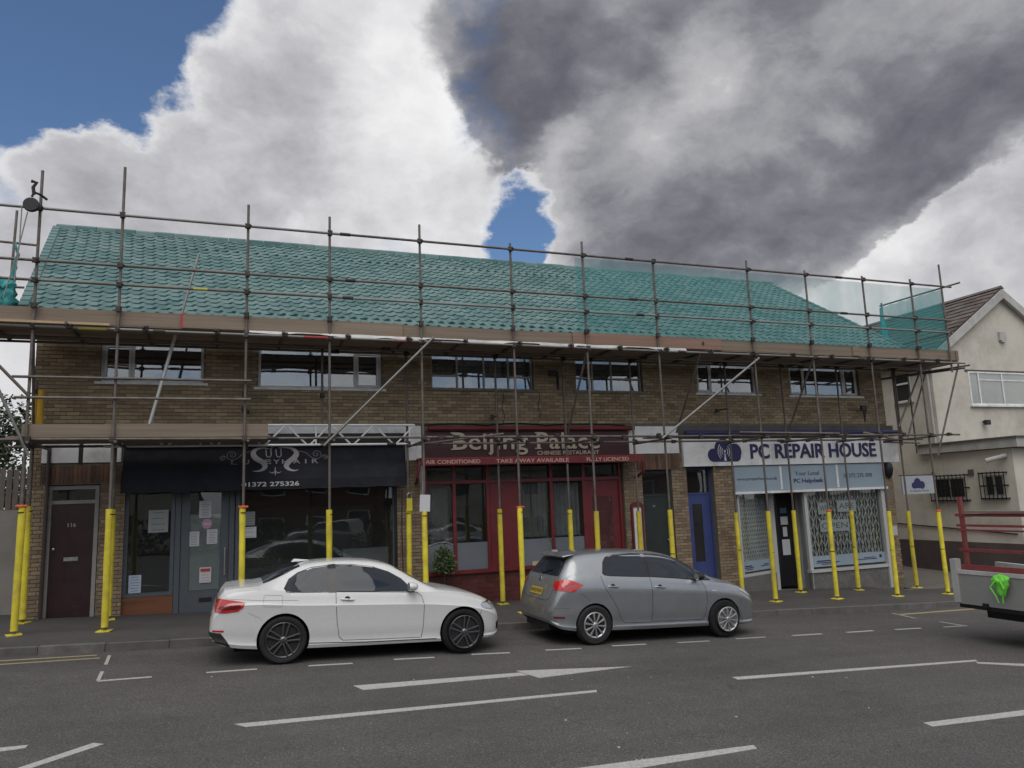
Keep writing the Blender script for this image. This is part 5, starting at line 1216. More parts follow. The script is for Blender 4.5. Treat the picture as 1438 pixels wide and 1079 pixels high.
# ---------------------------------------------------------------- the neighbouring house on the right
M_rend = mat('cream_render', (.62, .575, .49), .92, var=.08, vscale=1.0, bump=.25, bscale=60, dirt=(.38, .35, .30), dscale=.8)
M_plinth = mat('dark_plinth', (.085, .065, .062), .9, var=.15, vscale=1.5, dirt=(.13, .11, .10), dscale=1)
M_htile = mat('brown_roof_tile', (.105, .088, .078), .85, var=.2, vscale=3, rnd=.25, rcol=(.085, .06, .052), dirt=(.15, .13, .10), dscale=1)
M_barge = mat('white_bargeboard', (.46, .445, .42), .7, var=.12, dirt=(.30, .28, .25), dscale=2)
H = empty('cream_house', (21.5, 18, -.8), 'cream rendered house with a gable, white windows and barred side windows', 'house')
HX, HY, HW, HB = 21.5, 18.0, 7.2, 27.0
zE, zA = 6.42, 8.80
ap = HX+HW/2
b = MB()
b.prism([(HX, HY, -1.5), (HX+HW, HY, -1.5), (HX+HW, HY, zE), (ap, HY, zA), (HX, HY, zE)], (0, .25, 0))
b.box(HX, HY+.25, -1.5, HX+.25, HB, zE); b.box(HX+HW-.25, HY+.25, -1.5, HX+HW, HB, zE); b.box(HX+.25, HB-.25, -1.5, HX+HW-.25, HB, zE)
b.build('wall', M_rend, H)
# front ground floor part standing forward, with its canopy
b = MB(); b.box(HX, 15.65, -1.5, HX+.25, HY-.01, 3.16); b.box(HX+.25, 15.65, -1.5, HX+HW, 15.9, 3.16); b.build('front_extension', M_rend, H)
b = MB(); b.box(HX-.16, 15.35, 3.18, HX+HW+.2, 18.75, 3.46); b.build('canopy', M_barge, H)
MB().box(HX-.22, 15.30, 3.462, HX+HW+.2, 18.78, 3.50).build('canopy_edge', mat('lead_flashing', (.12, .12, .125), .6), H)
b = MB(); b.box(HX-.012, 15.64, -1.5, HX-.002, HB, .38); b.build('plinth', M_plinth, H)
MB().box(HX-.02, 15.9, .94-.0, HX-.002, 20.4, .985).build('wall_band', mat('band_line', (.12, .11, .10), .8), H) if False else None
MB().tube((HX-.03, 15.8, .66), (HX-.03, 20.2, .92), .02, 6).build('wall_cable', M_black, H)
# roof in courses
zr = .10; pr = (zA-zE)/(HW/2); ov = .28
RT = MB()
for s in (-1, 1):
    ex = ap+s*(HW/2+ov); ez = zA+zr-pr*(HW/2+ov)
    RT.hexa([(ap, HY-.15, zA+zr-.08), (ap, HB+.2, zA+zr-.08), (ex, HB+.2, ez-.08), (ex, HY-.15, ez-.08), (ap, HY-.15, zA+zr-.02), (ap, HB+.2, zA+zr-.02), (ex, HB+.2, ez-.02), (ex, HY-.15, ez-.02)])
HR = RT.build('roof', roofm, H)
sl_ = sqrt(1+pr*pr); nrow = 14; L_s = (HW/2+ov)*sl_; g_ = L_s/nrow
dn = Vector((-1, 0, -pr)).normalized(); nu = Vector((-pr, 0, 1)).normalized()
tb = MB(); tb.hexa([Vector((0, 0, 0))+nu*.0, Vector((0, .318, 0)), Vector((0, .318, 0))+dn*(g_+.05)+nu*.0, dn*(g_+.05)+nu*.0, nu*.010, Vector((0, .318, 0))+nu*.010, Vector((0, .318, 0))+dn*(g_+.05)+nu*.045, dn*(g_+.05)+nu*.045])
me_h, ch = tb.mesh('roof_tile'); me_h.materials.append(M_htile)
cnt = 0; rest = MB()
for r in range(nrow):
    y = HY-.16+(.16 if r % 2 else 0)*0
    k = 0
    while y < HB+.1:
        p = Vector((ap, y, zA+zr-.015))+dn*(r*g_)+nu*.0
        if y < 23.5 and cnt < 260:
            o = bpy.data.objects.new('roof_tile', me_h); COL.objects.link(o); attach(o, HR, Matrix.Translation(p+ch+nu*random.uniform(-.003, .006))); cnt += 1
        else:
            rest.hexa([p, p+Vector((0, .318, 0)), p+Vector((0, .318, 0))+dn*(g_+.05), p+dn*(g_+.05), p+nu*.01, p+Vector((0, .318, 0))+nu*.01, p+Vector((0, .318, 0))+dn*(g_+.05)+nu*.045, p+dn*(g_+.05)+nu*.045])
        y += .33
rest.build('roof_tiling', M_htile, HR, kind='stuff')
MB().prism([(ap-.14, HY-.17, zA+zr-.03), (ap, HY-.17, zA+zr+.08), (ap+.14, HY-.17, zA+zr-.03)], (0, HB-HY+.3, 0)).build('ridge', M_htile, HR)
for s in (-1, 1):
    ex = ap+s*(HW/2+ov); ez = zA+zr-pr*(HW/2+ov)
    b = MB(); b.prism([(ap, HY-.20, zA+zr-.06), (ex, HY-.20, ez-.06), (ex, HY-.20, ez-.36), (ap, HY-.20, zA+zr-.38)], (0, .05, 0)); b.build('bargeboard', M_barge, H)
    b = MB(); b.prism([(ap, HY-.15, zA+zr-.30), (ex, HY-.15, ez-.30), (ex, HY-.15, ez-.33), (ap, HY-.15, zA+zr-.33)], (0, .15, 0)); b.build('soffit', M_barge, H)
MB().tube((HX-.30, HY-.1, zE-.16), (HX-.30, HB, zE-.16), .06, 10).build('gutter', M_barge, H)
MB().tube((HX-.06, HY+.12, 3.5), (HX-.06, HY+.12, zE-.2), .04, 10).build('downpipe', M_barge, H)
F = window(23.12, 4.76, 27.6, 5.90, [23.58, 24.70, 25.95], M_upvc, rails=[(23.6, 27.5, 5.62)], y=HY-.03, sill=False, par=H)
MB().box(23.05, HY-.10, 4.70, 27.7, HY-.002, 4.755).build('sill', M_upvc, F); MB().box(23.0, HY-.03, 5.902, 27.7, HY-.002, 5.96).build('lintel', M_htile, H)
MB().box(23.2, HY-.0, 4.82, 27.5, HY+.0, 5.85)
curtain(23.2, 27.5, 4.82, 5.84, HY+.012-.0, 16, .004).build('net_curtain', mat('grey_net', (.20, .21, .24), .9, var=.2), H)
# small side window, barred windows
def side_window(y0, z0, y1, z1, name='window', bars=False, split=None):
    x = HX-.035; f = MB(); w_ = .05
    f.box(x, y0, z0, HX-.004, y0+w_, z1); f.box(x, y1-w_, z0, HX-.004, y1, z1); f.box(x, y0+w_, z0, HX-.004, y1-w_, z0+w_); f.box(x, y0+w_, z1-w_, HX-.004, y1-w_, z1)
    if split: f.box(x-.01, y0+.02, split-.03, HX-.004, y1-.02, split+.03)
    if bars: f.box(x, (y0+y1)/2-.03, z0+w_, HX-.004, (y0+y1)/2+.03, z1-w_)
    F = f.build(name, M_upvc if not bars else mat('old_window_frame', (.30, .28, .25), .6), H)
    MB().box(HX-.018, y0+w_, z0+w_, HX-.012, y1-w_, z1-w_).build('pane', mat('dark_pane', (.035, .037, .040), .08), F)
    MB().box(HX-.10, y0-.06, z0-.05, HX-.004, y1+.06, z0-.005).build('sill', M_barge, F)
    if bars:
        n = int((y1-y0+.2)/.13)
        g = MB()
        for z in (z0-.06, (z0+z1)/2, z1+.06): g.box(HX-.13, y0-.12, z-.02, HX-.10, y1+.12, z+.02)
        for z in (z0-.06, (z0+z1)/2, z1+.06):
            for yy in (y0-.12, y1+.10): g.box(HX-.11, yy, z-.02, HX-.004, yy+.03, z+.02)
        g.build('bar_frame', M_black, F)
        for k in range(n+1): yy = y0-.1+(y1-y0+.18)*k/n; MB().box(HX-.145, yy, z0-.10, HX-.128, yy+.02, z1+.10).build('window_bar', M_black, F)
side_window(18.85, 5.0, 19.5, 6.0, split=5.62); side_window(17.28, 1.72, 18.38, 2.38, bars=True); side_window(16.0, 1.76, 16.62, 2.40, bars=True)
MB().box(HX-.05, 16.95, 2.42, HX-.004, 17.12, 2.60).build('air_vent', M_htile, H)
E_ = empty('flood_light', (23.55, HY, 4.22), 'small dark lamp on the cream gable wall under the white window', 'lamp')
MB().tube((23.55, HY-.0, 4.2), (23.55, HY-.14, 4.16), .03, 8).box(23.46, HY-.20, 4.08, 23.66, HY-.10, 4.24).build('lamp_body', M_black, E_)
E_ = empty('alarm_box', (24.95, HY, 7.2), 'pale alarm box high on the cream gable', 'alarm')
MB().box(24.82, HY-.09, 7.02, 25.12, HY-.004, 7.32).box(24.88, HY-.10, 6.96, 25.04, HY-.02, 7.02).build('alarm_body', M_barge, E_)
MB().tube((HX-.05, 15.8, 2.95), (HX-.4, 16.2, 2.82), .07, 10).build('soil_pipe', M_barge, H)
MB().box(HX-.02, 18.75, 2.98, HX-.006, 19.5, 3.0).build('wall_mark', M_htile, H) if False else None
# ---------------------------------------------------------------- left side: garden wall, fence, trees
M_lw = mat('grey_render', (.27, .255, .235), .92, var=.12, vscale=.8, bump=.3, bscale=50, dirt=(.18, .16, .13), dscale=.7)
LW = MB(); LW.hexa([(-14, 17.4, -.5), (-3.72, 17.4, -.5), (-3.72, 17.65, -.5), (-14, 17.65, -.5), (-14, 17.4, 2.40), (-3.72, 17.4, 2.34), (-3.72, 17.65, 2.34), (-14, 17.65, 2.40)])
GWALL = empty('garden_wall', (-8, 17.5, 0), 'tall grey rendered garden wall at the left end of the terrace', 'wall'); LW.build('wall_panel', M_lw, GWALL)
M_fence = mat('weathered_fence', (.115, .10, .09), .9, var=.2, vscale=2, stretch=(5, 5, .6), rnd=.25)
FN = empty('board_fence', (-8, 20.5, 2.3), 'weathered vertical board fence above the garden wall', 'fence')
x = -12.0
pm = MB(); pm.box(-.055, -.012, 0, .055, .012, 1.0); me_p, cp = pm.mesh('fence_board'); me_p.materials.append(M_fence)
while x < -4.2:
    o = bpy.data.objects.new('fence_board', me_p); COL.objects.link(o); attach(o, FN, Matrix.Translation(cp+Vector((x, 20.5+random.uniform(-.01, .01), 2.25+random.uniform(-.03, .03)+.012*(x+12))))); x += .135
MB().box(-12, 20.52, 2.5, -4.2, 20.57, 2.58).box(-12, 20.52, 3.0, -4.2, 20.57, 3.08).build('fence_rail', M_fence, FN)
def tree(name, x, y, zb, h, r, label, mt, n=4200, seed=1, leaf=.11, trunk_r=.14, cat='tree', shape=1.0):
    random.seed(seed); R = empty(name, (x, y, zb), label, cat)
    M_bark = mat('bark', (.07, .055, .042), .95, var=.3, vscale=6, bump=.8, bscale=20)
    tb = MB(); top_ = Vector((x+random.uniform(-.3, .3), y, zb+h*.75)); base = Vector((x, y, zb))
    pts = [base+(top_-base)*t+Vector((random.uniform(-.1, .1), random.uniform(-.1, .1), 0))*(1 if 0 < t < 1 else 0) for t in (0, .25, .5, .75, 1)]
    tb.path(pts, trunk_r, 9, [trunk_r, trunk_r*.8, trunk_r*.6, trunk_r*.35, trunk_r*.12])
    cl_ = []
    for k in range(15):
        t = random.uniform(.28, .95); p = base+(top_-base)*t; a = random.uniform(0, 2*pi); q = p+Vector((cos(a)*r*random.uniform(.4, .85), sin(a)*r*random.uniform(.4, .85), h*random.uniform(.02, .22)))
        tb.path([p, (p+q)/2+Vector((0, 0, .1)), q], .04, 6, [trunk_r*.4, trunk_r*.22, .012]); cl_.append((q, r*random.uniform(.28, .5)))
    cl_.append((top_, r*.45)); tb.build('trunk', M_bark, R, smooth=True)
    b = MB()
    for k in range(n):
        c, rr = random.choice(cl_); d = Vector((random.gauss(0, 1), random.gauss(0, 1), random.gauss(0, .8)*shape)).normalized()*rr*random.uniform(.35, 1.12); p = c+d
        e = Vector((random.uniform(-1, 1), random.uniform(-1, 1), random.uniform(-.8, .4))).normalized()*leaf*random.uniform(.6, 1.5); s = e.orthogonal().normalized()*leaf*.35
        b.poly([p, p+e*.45+s, p+e, p+e*.45-s])
    b.build('crown', mt, R, fix=False); return R
M_l1 = mat('mid_leaf', (.050, .080, .028), .6, rnd=.45, rcol=(.10, .135, .045)); M_l2 = mat('dark_leaf2', (.030, .052, .022), .6, rnd=.4, rcol=(.045, .075, .03))
tree('leafy_tree', -5.9, 23.2, .4, 5.2, 2.0, 'tall leafy tree rising behind the board fence at the left edge', M_l2, 7500, 3, .12)
tree('hawthorn_bush', -4.9, 21.6, .8, 2.7, 1.0, 'low light green bush tucked between the fence and the terrace gable', M_l1, 2600, 5, .09, .07, 'bush')
tree('leafy_tree', -9.2, 24.5, .4, 5.4, 2.2, 'broad tree further left behind the garden wall', M_l2, 5000, 8, .13)
# ---------------------------------------------------------------- across the road, behind the camera: what the shop windows mirror
M_bb = mat('red_brick_far', (.16, .085, .06), .9, var=.2, vscale=2); M_rr = mat('far_roof', (.075, .06, .055), .9, var=.2, vscale=2); M_ww = mat('far_window', (.05, .055, .06), .1)
random.seed(21)
for i, (x, w_, m_, lab) in enumerate(((-18, 9, M_bb, 'brick house'), (-6, 8.5, M_rend, 'rendered house'), (5, 9, M_bb, 'brick house'), (17, 8.5, M_rend, 'rendered house'), (29, 9, M_bb, 'brick house'))):
    z0 = gz(x)-.3; r_ = empty('opposite_house', (x, -16, z0), 'gabled %s across the road, %s in the row counted from the left' % (lab, ('first', 'second', 'middle', 'fourth', 'last')[i]), 'house', 'houses across the road behind the viewer')
    MB().box(x-w_/2, -24, z0, x+w_/2, -16, z0+5.2).build('wall', m_, r_)
    MB().prism([(x-w_/2-.3, -24.4, z0+5.2), (x-w_/2-.3, -15.6, z0+5.2), (x-w_/2-.3, -20, z0+7.9)], (w_+.6, 0, 0)).build('roof', M_rr, r_)
    for wx in (-2.6, 0, 2.6):
        for wz in (1.0, 3.6):
            f = MB().box(x+wx-.7, -16.0, z0+wz, x+wx+.7, -15.93, z0+wz+1.2).build('window', M_upvc, r_); MB().box(x+wx-.62, -15.925, z0+wz+.08, x+wx+.62, -15.92, z0+wz+1.12).build('pane', M_ww, f)
hd = MB(); random.seed(2)
for k in range(5200):
    x = random.uniform(-24, 32); y = random.uniform(-10.6, -9.7); z = gz(x)+random.uniform(0, 1.5)
    e = Vector((random.uniform(-1, 1), random.uniform(-1, 1), random.uniform(-.6, .6))).normalized()*.30; s = e.orthogonal().normalized()*.12; p = Vector((x, y, z)); hd.poly([p, p+e*.5+s, p+e, p+e*.5-s])
hd.build('hedge', M_l2, None, 'long clipped hedge along the far side of the road behind the viewer', 'hedge', fix=False)
# ---------------------------------------------------------------- cars
def carpaint(name, c, metal, rough):
    m = bpy.data.materials.new(name); m.use_nodes = True; nt = m.node_tree; b = nt.nodes['Principled BSDF']
    b.inputs['Base Color'].default_value = (*c, 1); b.inputs['Metallic'].default_value = metal; b.inputs['Roughness'].default_value = rough
    b.inputs['Coat Weight'].default_value = .8; b.inputs['Coat Roughness'].default_value = .04
    g = nt.nodes.new('ShaderNodeNewGeometry'); n_ = nt.nodes.new('ShaderNodeTexNoise'); n_.inputs['Scale'].default_value = 5; n_.inputs['Detail'].default_value = 6; nt.links.new(g.outputs['Position'], n_.inputs['Vector'])
    r = nt.nodes.new('ShaderNodeMapRange'); nt.links.new(n_.outputs['Fac'], r.inputs[0]); r.inputs[1].default_value = .35; r.inputs[2].default_value = .7; r.inputs[3].default_value = rough; r.inputs[4].default_value = rough+.14; nt.links.new(r.outputs[0], b.inputs['Roughness'])
    return m
M_cwhite = carpaint('white_car_paint', (.66, .66, .65), 0, .22); M_csilver = carpaint('silver_car_paint', (.33, .345, .36), .65, .30)
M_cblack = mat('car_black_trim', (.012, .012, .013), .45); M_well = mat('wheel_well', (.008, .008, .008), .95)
M_tyre = mat('tyre_rubber', (.016, .016, .016), .85, var=.2, vscale=20)
M_rimd = mat('dark_alloy', (.16, .16, .165), .3, metal=.85); M_rims = mat('silver_alloy', (.48, .48, .49), .35, metal=.8)
M_rimedge = mat('bare_rim_edge', (.07, .07, .075), .35, metal=.8)
M_cglass = bpy.data.materials.new('car_glass'); M_cglass.use_nodes = True
b_ = M_cglass.node_tree.nodes['Principled BSDF']; b_.inputs['Base Color'].default_value = (.020, .026, .035, 1); b_.inputs['Roughness'].default_value = .02; b_.inputs['Specular IOR Level'].default_value = .42
M_tail = mat('tail_lamp_red', (.50, .018, .016), .12, spec=.8, coat=1); M_tail2 = mat('tail_lamp_deep_red', (.14, .006, .008), .15, coat=1)
M_head = mat('headlamp_lens', (.42, .45, .47), .08, metal=.5, coat=1); M_chrome = mat('chrome', (.6, .6, .6), .12, metal=1)
M_plate = mat('number_plate_yellow', (.50, .36, .05), .5); M_seam = mat('panel_gap', (.03, .03, .03), .9); M_soft = mat('soft_gap_and_crease_shade', (.20, .20, .20), .8)
M_diffuser = mat('dark_diffuser', (.020, .019, .019), .6)
def car(name, spec):
    """spec: L, tables of top / belt / half width / roof half width / bottom against x (0 = rear bumper), wheels"""
    L_ = spec['L']; top, belt, wid, rfw, bot = (spec[k] for k in ('top', 'belt', 'wid', 'rfw', 'bot'))
    xs = sorted(set([round(v, 4) for v in [0, .008, .02, .04, .065, .095, .13, .17, .22, .28, .34, .4]+[.46+i*(L_-.92)/56 for i in range(57)]+[L_-v for v in (.4, .34, .28, .22, .17, .13, .095, .065, .04, .02, .008, 0)]]))
    V_, F_ = [], []; NP = None; rings = []
    for x in xs:
        T_, B_, w, r, zb = spl(top, x), spl(belt, x), spl(wid, x), spl(rfw, x), spl(bot, x)
        B_ = min(B_, T_-.02); B_ = max(B_, zb+.08); h = B_-zb; gh = T_-B_
        sec = [(w*.80, zb), (w*.94, zb+h*.02), (w*.965, zb+h*.08), (w*.950, zb+h*.14), (w*.970, zb+h*.24), (w*.980, zb+h*.42), (w*.984, zb+h*.58), (w*(.993+spec['soft']*.002), zb+h*.71), (w*(1.0-spec['soft']*.006), zb+h*.765), (w*(.972+spec['soft']*.014), zb+h*.81), (w*(.958+spec['soft']*.008), zb+h*.90), (w*.925, B_)]
        w0 = w*.925; e = min(.09, gh*.35)
        # tumblehome of the side glass, then rounded cant rail and crowned roof
        rr = min(r, w0-.02)
        for t in (.15, .4, .65, .85): sec.append((w0-.012+(rr-w0+.012)*(t**1.15), B_+(gh-e)*t))
        sec += [(rr, T_-e), (rr-.035-.02, T_-e*.55), (rr*.82, T_-e*.26), (rr*.6, T_-e*.12), (rr*.3, T_-e*.03), (0, T_)]
        ring = [(0, zb)]+sec; pts = [(y, z) for y, z in ring]+[(-y, z) for y, z in reversed(ring[1:-1])]
        NP = len(pts); rings.append(len(V_)); V_ += [(x, y, z) for y, z in pts]
    for i in range(len(xs)-1):
        a, c = rings[i], rings[i+1]
        for k in range(NP): F_.append((a+k, a+(k+1) % NP, c+(k+1) % NP, c+k))
    F_.append(tuple(rings[0]+k for k in range(NP-1, -1, -1))); F_.append(tuple(rings[-1]+k for k in range(NP)))
    b = MB(); b.v, b.f = V_, F_
    root = empty(name, (0, 0, 0), spec['label'], 'car')
    body = b.build('body', spec['paint'], root, smooth=True)
    me0 = body.data; off = wm(body).translation.copy()
    bm = bmesh.new(); bm.from_mesh(me0); bm.transform(Matrix.Translation(off)); bmesh.ops.recalc_face_normals(bm, faces=bm.faces); bvh = BVHTree.FromBMesh(bm); bm.free()
    # cut the wheel arches
    cut = MB(); R_ = spec['arch']
    for wx in spec['wheels']:
        for s in (-1, 1): cut.lathe((wx, s*.55, spec['wr']+.005), (0, s, 0), [(R_-.02, 0), (R_-.02, .2), (R_, .45)], 48)
    co = cut.build('cutter', M_well); 
    md = body.modifiers.new('arch', 'BOOLEAN'); md.operation = 'DIFFERENCE'; md.solver = 'EXACT'; md.object = co
    me0.materials.append(M_well); dg = bpy.context.evaluated_depsgraph_get(); dg.update(); me1 = bpy.data.meshes.new_from_object(body.evaluated_get(dg)); body.modifiers.clear(); body.data = me1; me1.name = 'body'
    me1.materials.clear(); me1.materials.append(spec['paint']); me1.materials.append(M_well); me1.materials.append(M_diffuser)
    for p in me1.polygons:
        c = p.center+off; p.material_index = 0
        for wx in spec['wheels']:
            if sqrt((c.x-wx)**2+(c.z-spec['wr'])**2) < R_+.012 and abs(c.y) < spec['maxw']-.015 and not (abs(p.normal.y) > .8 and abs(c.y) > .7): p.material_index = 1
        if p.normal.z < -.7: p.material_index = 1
    me1.polygons.foreach_set('use_smooth', [True]*len(me1.polygons))
    try: me1.set_sharp_from_angle(angle=radians(30))
    except Exception: pass
    bpy.data.objects.remove(co)
    def panel(name, poly, axis, m, offs=.004, n=26, rows=8, par=None, thick=.0, mirror=False, label=None):
        """a panel laid on the body: outline seen along the axis, split in strips and dropped on the surface"""
        us = [p[0] for p in poly]; u0, u1 = min(us), max(us); uu = sorted(set([u0+(u1-u0)*i/n for i in range(n+1)]+us))
        def span(u):
            zs = []
            for i in range(len(poly)):
                (a, za), (c, zc_) = poly[i], poly[(i+1) % len(poly)]
                if min(a, c)-1e-9 <= u <= max(a, c)+1e-9:
                    if abs(c-a) < 1e-9: zs += [za, zc_]
                    else: zs.append(za+(zc_-za)*(u-a)/(c-a))
            return min(zs), max(zs)
        outs = []
        for sg in ((1, -1) if mirror else (1,)):
            b = MB(); g = {}
            for i, u in enumerate(uu):
                lo_, hi_ = span(min(max(u, u0+1e-6), u1-1e-6))
                for j in range(rows+1):
                    v = lo_+(hi_-lo_)*j/rows
                    if axis == 'side': o_, d_ = Vector((u, -2*sg, v)), Vector((0, sg, 0))
                    elif axis == 'rear': o_, d_ = Vector((-1, u, v)), Vector((1, 0, 0))
                    elif axis == 'front': o_, d_ = Vector((L_+1, u, v)), Vector((-1, 0, 0))
                    else: o_, d_ = Vector((u, v*sg, 3)), Vector((0, 0, -1))
                    hit, nrm_, _, _ = bvh.ray_cast(o_, d_)
                    if hit is None: hit, nrm_, _, _ = bvh.find_nearest(o_+d_*(2 if axis == 'side' else 1))
                    if nrm_.dot(d_) > 0: nrm_ = -nrm_
                    b.v.append(tuple(hit+nrm_*offs)); g[i, j] = len(b.v)-1
            for i in range(len(uu)-1):
                for j in range(rows): b.f.append((g[i, j], g[i+1, j], g[i+1, j+1], g[i, j+1]))
            o = b.build(name, m, par or root, smooth=True)
            if thick:
                sm = o.modifiers.new('solid', 'SOLIDIFY'); sm.thickness = thick; sm.offset = -1
            if label: o['label'] = label
            outs.append(o)
        return outs
    def seam(poly, closed=False, w_=.007, axis='side', mirror=True, mm=None, name='panel_gap', offs=.0025):
        pts = poly+[poly[0]] if closed else poly
        for sg in ((1, -1) if mirror else (1,)):
            b = MB(); prev = None
            for i in range(len(pts)-1):
                a, c = Vector(pts[i]), Vector(pts[i+1]); k = max(1, int((c-a).length/.05)); dd = (c-a).normalized(); q = Vector((-dd.y, dd.x))*w_/2
                for j in range(k+1):
                    p = a+(c-a)*j/k; pr = []
                    for s in (-1, 1):
                        u, v = p+q*s
                        if axis == 'side': o_, d_ = Vector((u, -2*sg, v)), Vector((0, sg, 0))
                        elif axis == 'rear': o_, d_ = Vector((-1, u, v)), Vector((1, 0, 0))
                        else: o_, d_ = Vector((u, v, 3)), Vector((0, 0, -1))
                        hit, nn_, _, _ = bvh.ray_cast(o_, d_)
                        if hit is None: pr = None; break
                        if nn_.dot(d_) > 0: nn_ = -nn_
                        pr.append(hit+nn_*offs)
                    if pr and prev and j > 0: b.quad(prev[0], prev[1], pr[1], pr[0])
                    prev = pr
            if b.f: b.build(name, mm or M_seam, root)
    # wheels
    tw_, wr_ = .225, spec['wr']; rr = spec['rim']
    def wheel(parent):
        t = MB().lathe((0, 0, 0), (0, -1, 0), [(rr-.01, -.01), (rr+.0, -.0), (rr+.02, .022), (wr_-.03, .028), (wr_-.006, .006), (wr_, -.02), (wr_, -.17), (wr_-.01, -.19), (rr, -.205), (rr-.01, -.2)], 56).build('wheel', M_tyre, parent, smooth=True)
        if True:
            g_ = MB()
            for k in range(60):
                a = 2*pi*k/60; g_.bar((cos(a)*(wr_-.001), -.0, sin(a)*(wr_-.001)), (cos(a+.03)*(wr_+.001), .17, sin(a+.03)*(wr_+.001)), .006, .004, up=(cos(a), 0, sin(a)))
            g_.build('tread', M_tyre, t, kind='stuff')
        MB().lathe((0, 0, 0), (0, -1, 0), [(rr-.035, -.12), (rr-.03, -.03), (rr-.022, .006), (rr-.006, .016), (rr+.006, .010), (rr+.0, -.02)], 56).build('rim', spec['rimedge'], t, smooth=True)
        MB().lathe((0, 0, 0), (0, -1, 0), [(.001, -.10), (rr-.03, -.10), (rr-.03, -.13)], 40).build('wheel_back', M_well, t)
        MB().lathe((0, 0, 0), (0, -1, 0), [(.06, -.085), (.15, -.085), (.15, -.07), (.06, -.07)], 32).build('brake_disc', mat('brake_disc', (.12, .115, .11), .4, metal=.8), t)
        sp = MB()
        if spec['spokes'] == 'double':
            for k in range(5):
                a = 2*pi*k/5+.3
                for s in (-1, 1):
                    p = Vector((cos(a)*.045-sin(a)*s*.020, -.005, sin(a)*.045+cos(a)*s*.020)); q = Vector((cos(a)*(rr-.012)-sin(a)*s*.042, -.004, sin(a)*(rr-.012)+cos(a)*s*.042))
                    sp.bar(p, q, .024, .028, up=(0, 1, 0))
        else:
            for k in range(10):
                a = 2*pi*k/10+.1; p = Vector((cos(a)*.04, 0, sin(a)*.04)); q = Vector((cos(a)*(rr-.012), -.002, sin(a)*(rr-.012))); t2 = Vector((-sin(a), 0, cos(a)))
                sp.hexa([p-t2*.010+Vector((0, .0, 0)), p+t2*.010, q+t2*.024, q-t2*.024, p-t2*.008+Vector((0, -.022, 0)), p+t2*.008+Vector((0, -.022, 0)), q+t2*.018+Vector((0, -.014, 0)), q-t2*.018+Vector((0, -.014, 0))])
        sp.build('spokes', spec['rimmat'], t, bevel=.004)
        MB().lathe((0, 0, 0), (0, -1, 0), [(.058, -.03), (.052, .012), (.030, .022), (.028, .024), (.001, .026)], 24).build('hub_cap', spec['rimmat'], t, smooth=True)
        return t
    yw = spec['track']/2+tw_/2-.02
    w0_ = wheel(root)
    base = wm(w0_).copy(); first = True
    for wx in spec['wheels']:
        for s in (-1, 1):
            M_ = Matrix.Translation((wx, s*yw, wr_)) @ (Matrix.Identity(4) if s < 0 else Matrix.Rotation(pi, 4, 'Z')) @ Matrix.Rotation(random.uniform(0, 1.2), 4, 'Y')
            if first:
                for c_ in [c for c in bpy.data.objects if c.parent == w0_]: WM[c_.name] = M_ @ base.inverted() @ wm(c_)
                attach(w0_, root, M_ @ base); first = False; ref = wm(w0_).copy()
            else: copy_tree(w0_, M_ @ base, root)
    # axle and floor shadows: underbody
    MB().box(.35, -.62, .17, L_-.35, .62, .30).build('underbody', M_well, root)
    return root, panel, seam, bvh
def place_car(root, x, y, yaw=0):
    root.matrix_world = Matrix.Translation((x, y, gz(x)+.004)) @ Matrix.Rotation(math.atan(.044), 4, 'Y') @ Matrix.Rotation(yaw, 4, 'Z')
def oval(cx_, cz_, a, c, n=14): return [(cx_+a*cos(2*pi*i/n), cz_+c*sin(2*pi*i/n)) for i in range(n)]

# white coupe
bmw = dict(soft=.3, L=4.40, wheels=(1.01, 3.70), wr=.332, rim=.245, arch=.380, track=1.50, maxw=.885, spokes='double', rimmat=M_rimd, rimedge=M_rimedge, paint=M_cwhite,
    label='white two door coupe with dark alloy wheels parked outside the hair salon',
    top=[(0, .63), (.02, .74), (.05, .83), (.09, .93), (.13, 1.00), (.17, 1.055), (.22, 1.065), (.40, 1.085), (.60, 1.095), (.66, 1.105), (1.20, 1.355), (1.36, 1.392), (1.6, 1.414), (1.95, 1.424), (2.25, 1.41), (2.48, 1.375), (2.62, 1.335), (3.22, 1.015), (3.30, .985), (3.6, .945), (3.95, .87), (4.15, .79), (4.27, .72), (4.35, .62), (4.40, .50)],
    belt=[(0, .55), (.05, .72), (.10, .84), (.16, .955), (.3, 1.01), (.7, 1.035), (1.2, 1.0), (1.8, .98), (2.6, .955), (3.1, .935), (3.4, .91), (3.7, .87), (4.0, .79), (4.2, .70), (4.32, .60), (4.40, .46)],
    wid=[(0, .58), (.02, .68), (.06, .76), (.12, .81), (.22, .845), (.5, .875), (.95, .887), (1.5, .875), (2.2, .870), (3.0, .872), (3.65, .882), (3.95, .86), (4.15, .80), (4.28, .71), (4.35, .62), (4.40, .48)],
    rfw=[(0, .5), (.15, .66), (.3, .68), (.6, .66), (.8, .62), (1.2, .565), (1.6, .56), (2.2, .565), (2.6, .585), (3.0, .65), (3.25, .70), (3.6, .70), (4.0, .66), (4.2, .6), (4.4, .4)],
    bot=[(0, .40), (.06, .34), (.2, .27), (.5, .22), (1.0, .19), (2, .18), (3.4, .18), (3.9, .19), (4.2, .20), (4.34, .24), (4.40, .34)])
root, panel, seam, bvh = car('white_coupe', bmw)
dlo = [(1.00, 1.055), (1.03, 1.01), (1.10, .995), (1.35, .99), (1.78, .985), (2.4, .965), (2.93, .945), (2.72, 1.12), (2.55, 1.225), (2.30, 1.305), (1.98, 1.345), (1.70, 1.345), (1.40, 1.31), (1.20, 1.24), (1.07, 1.15)]
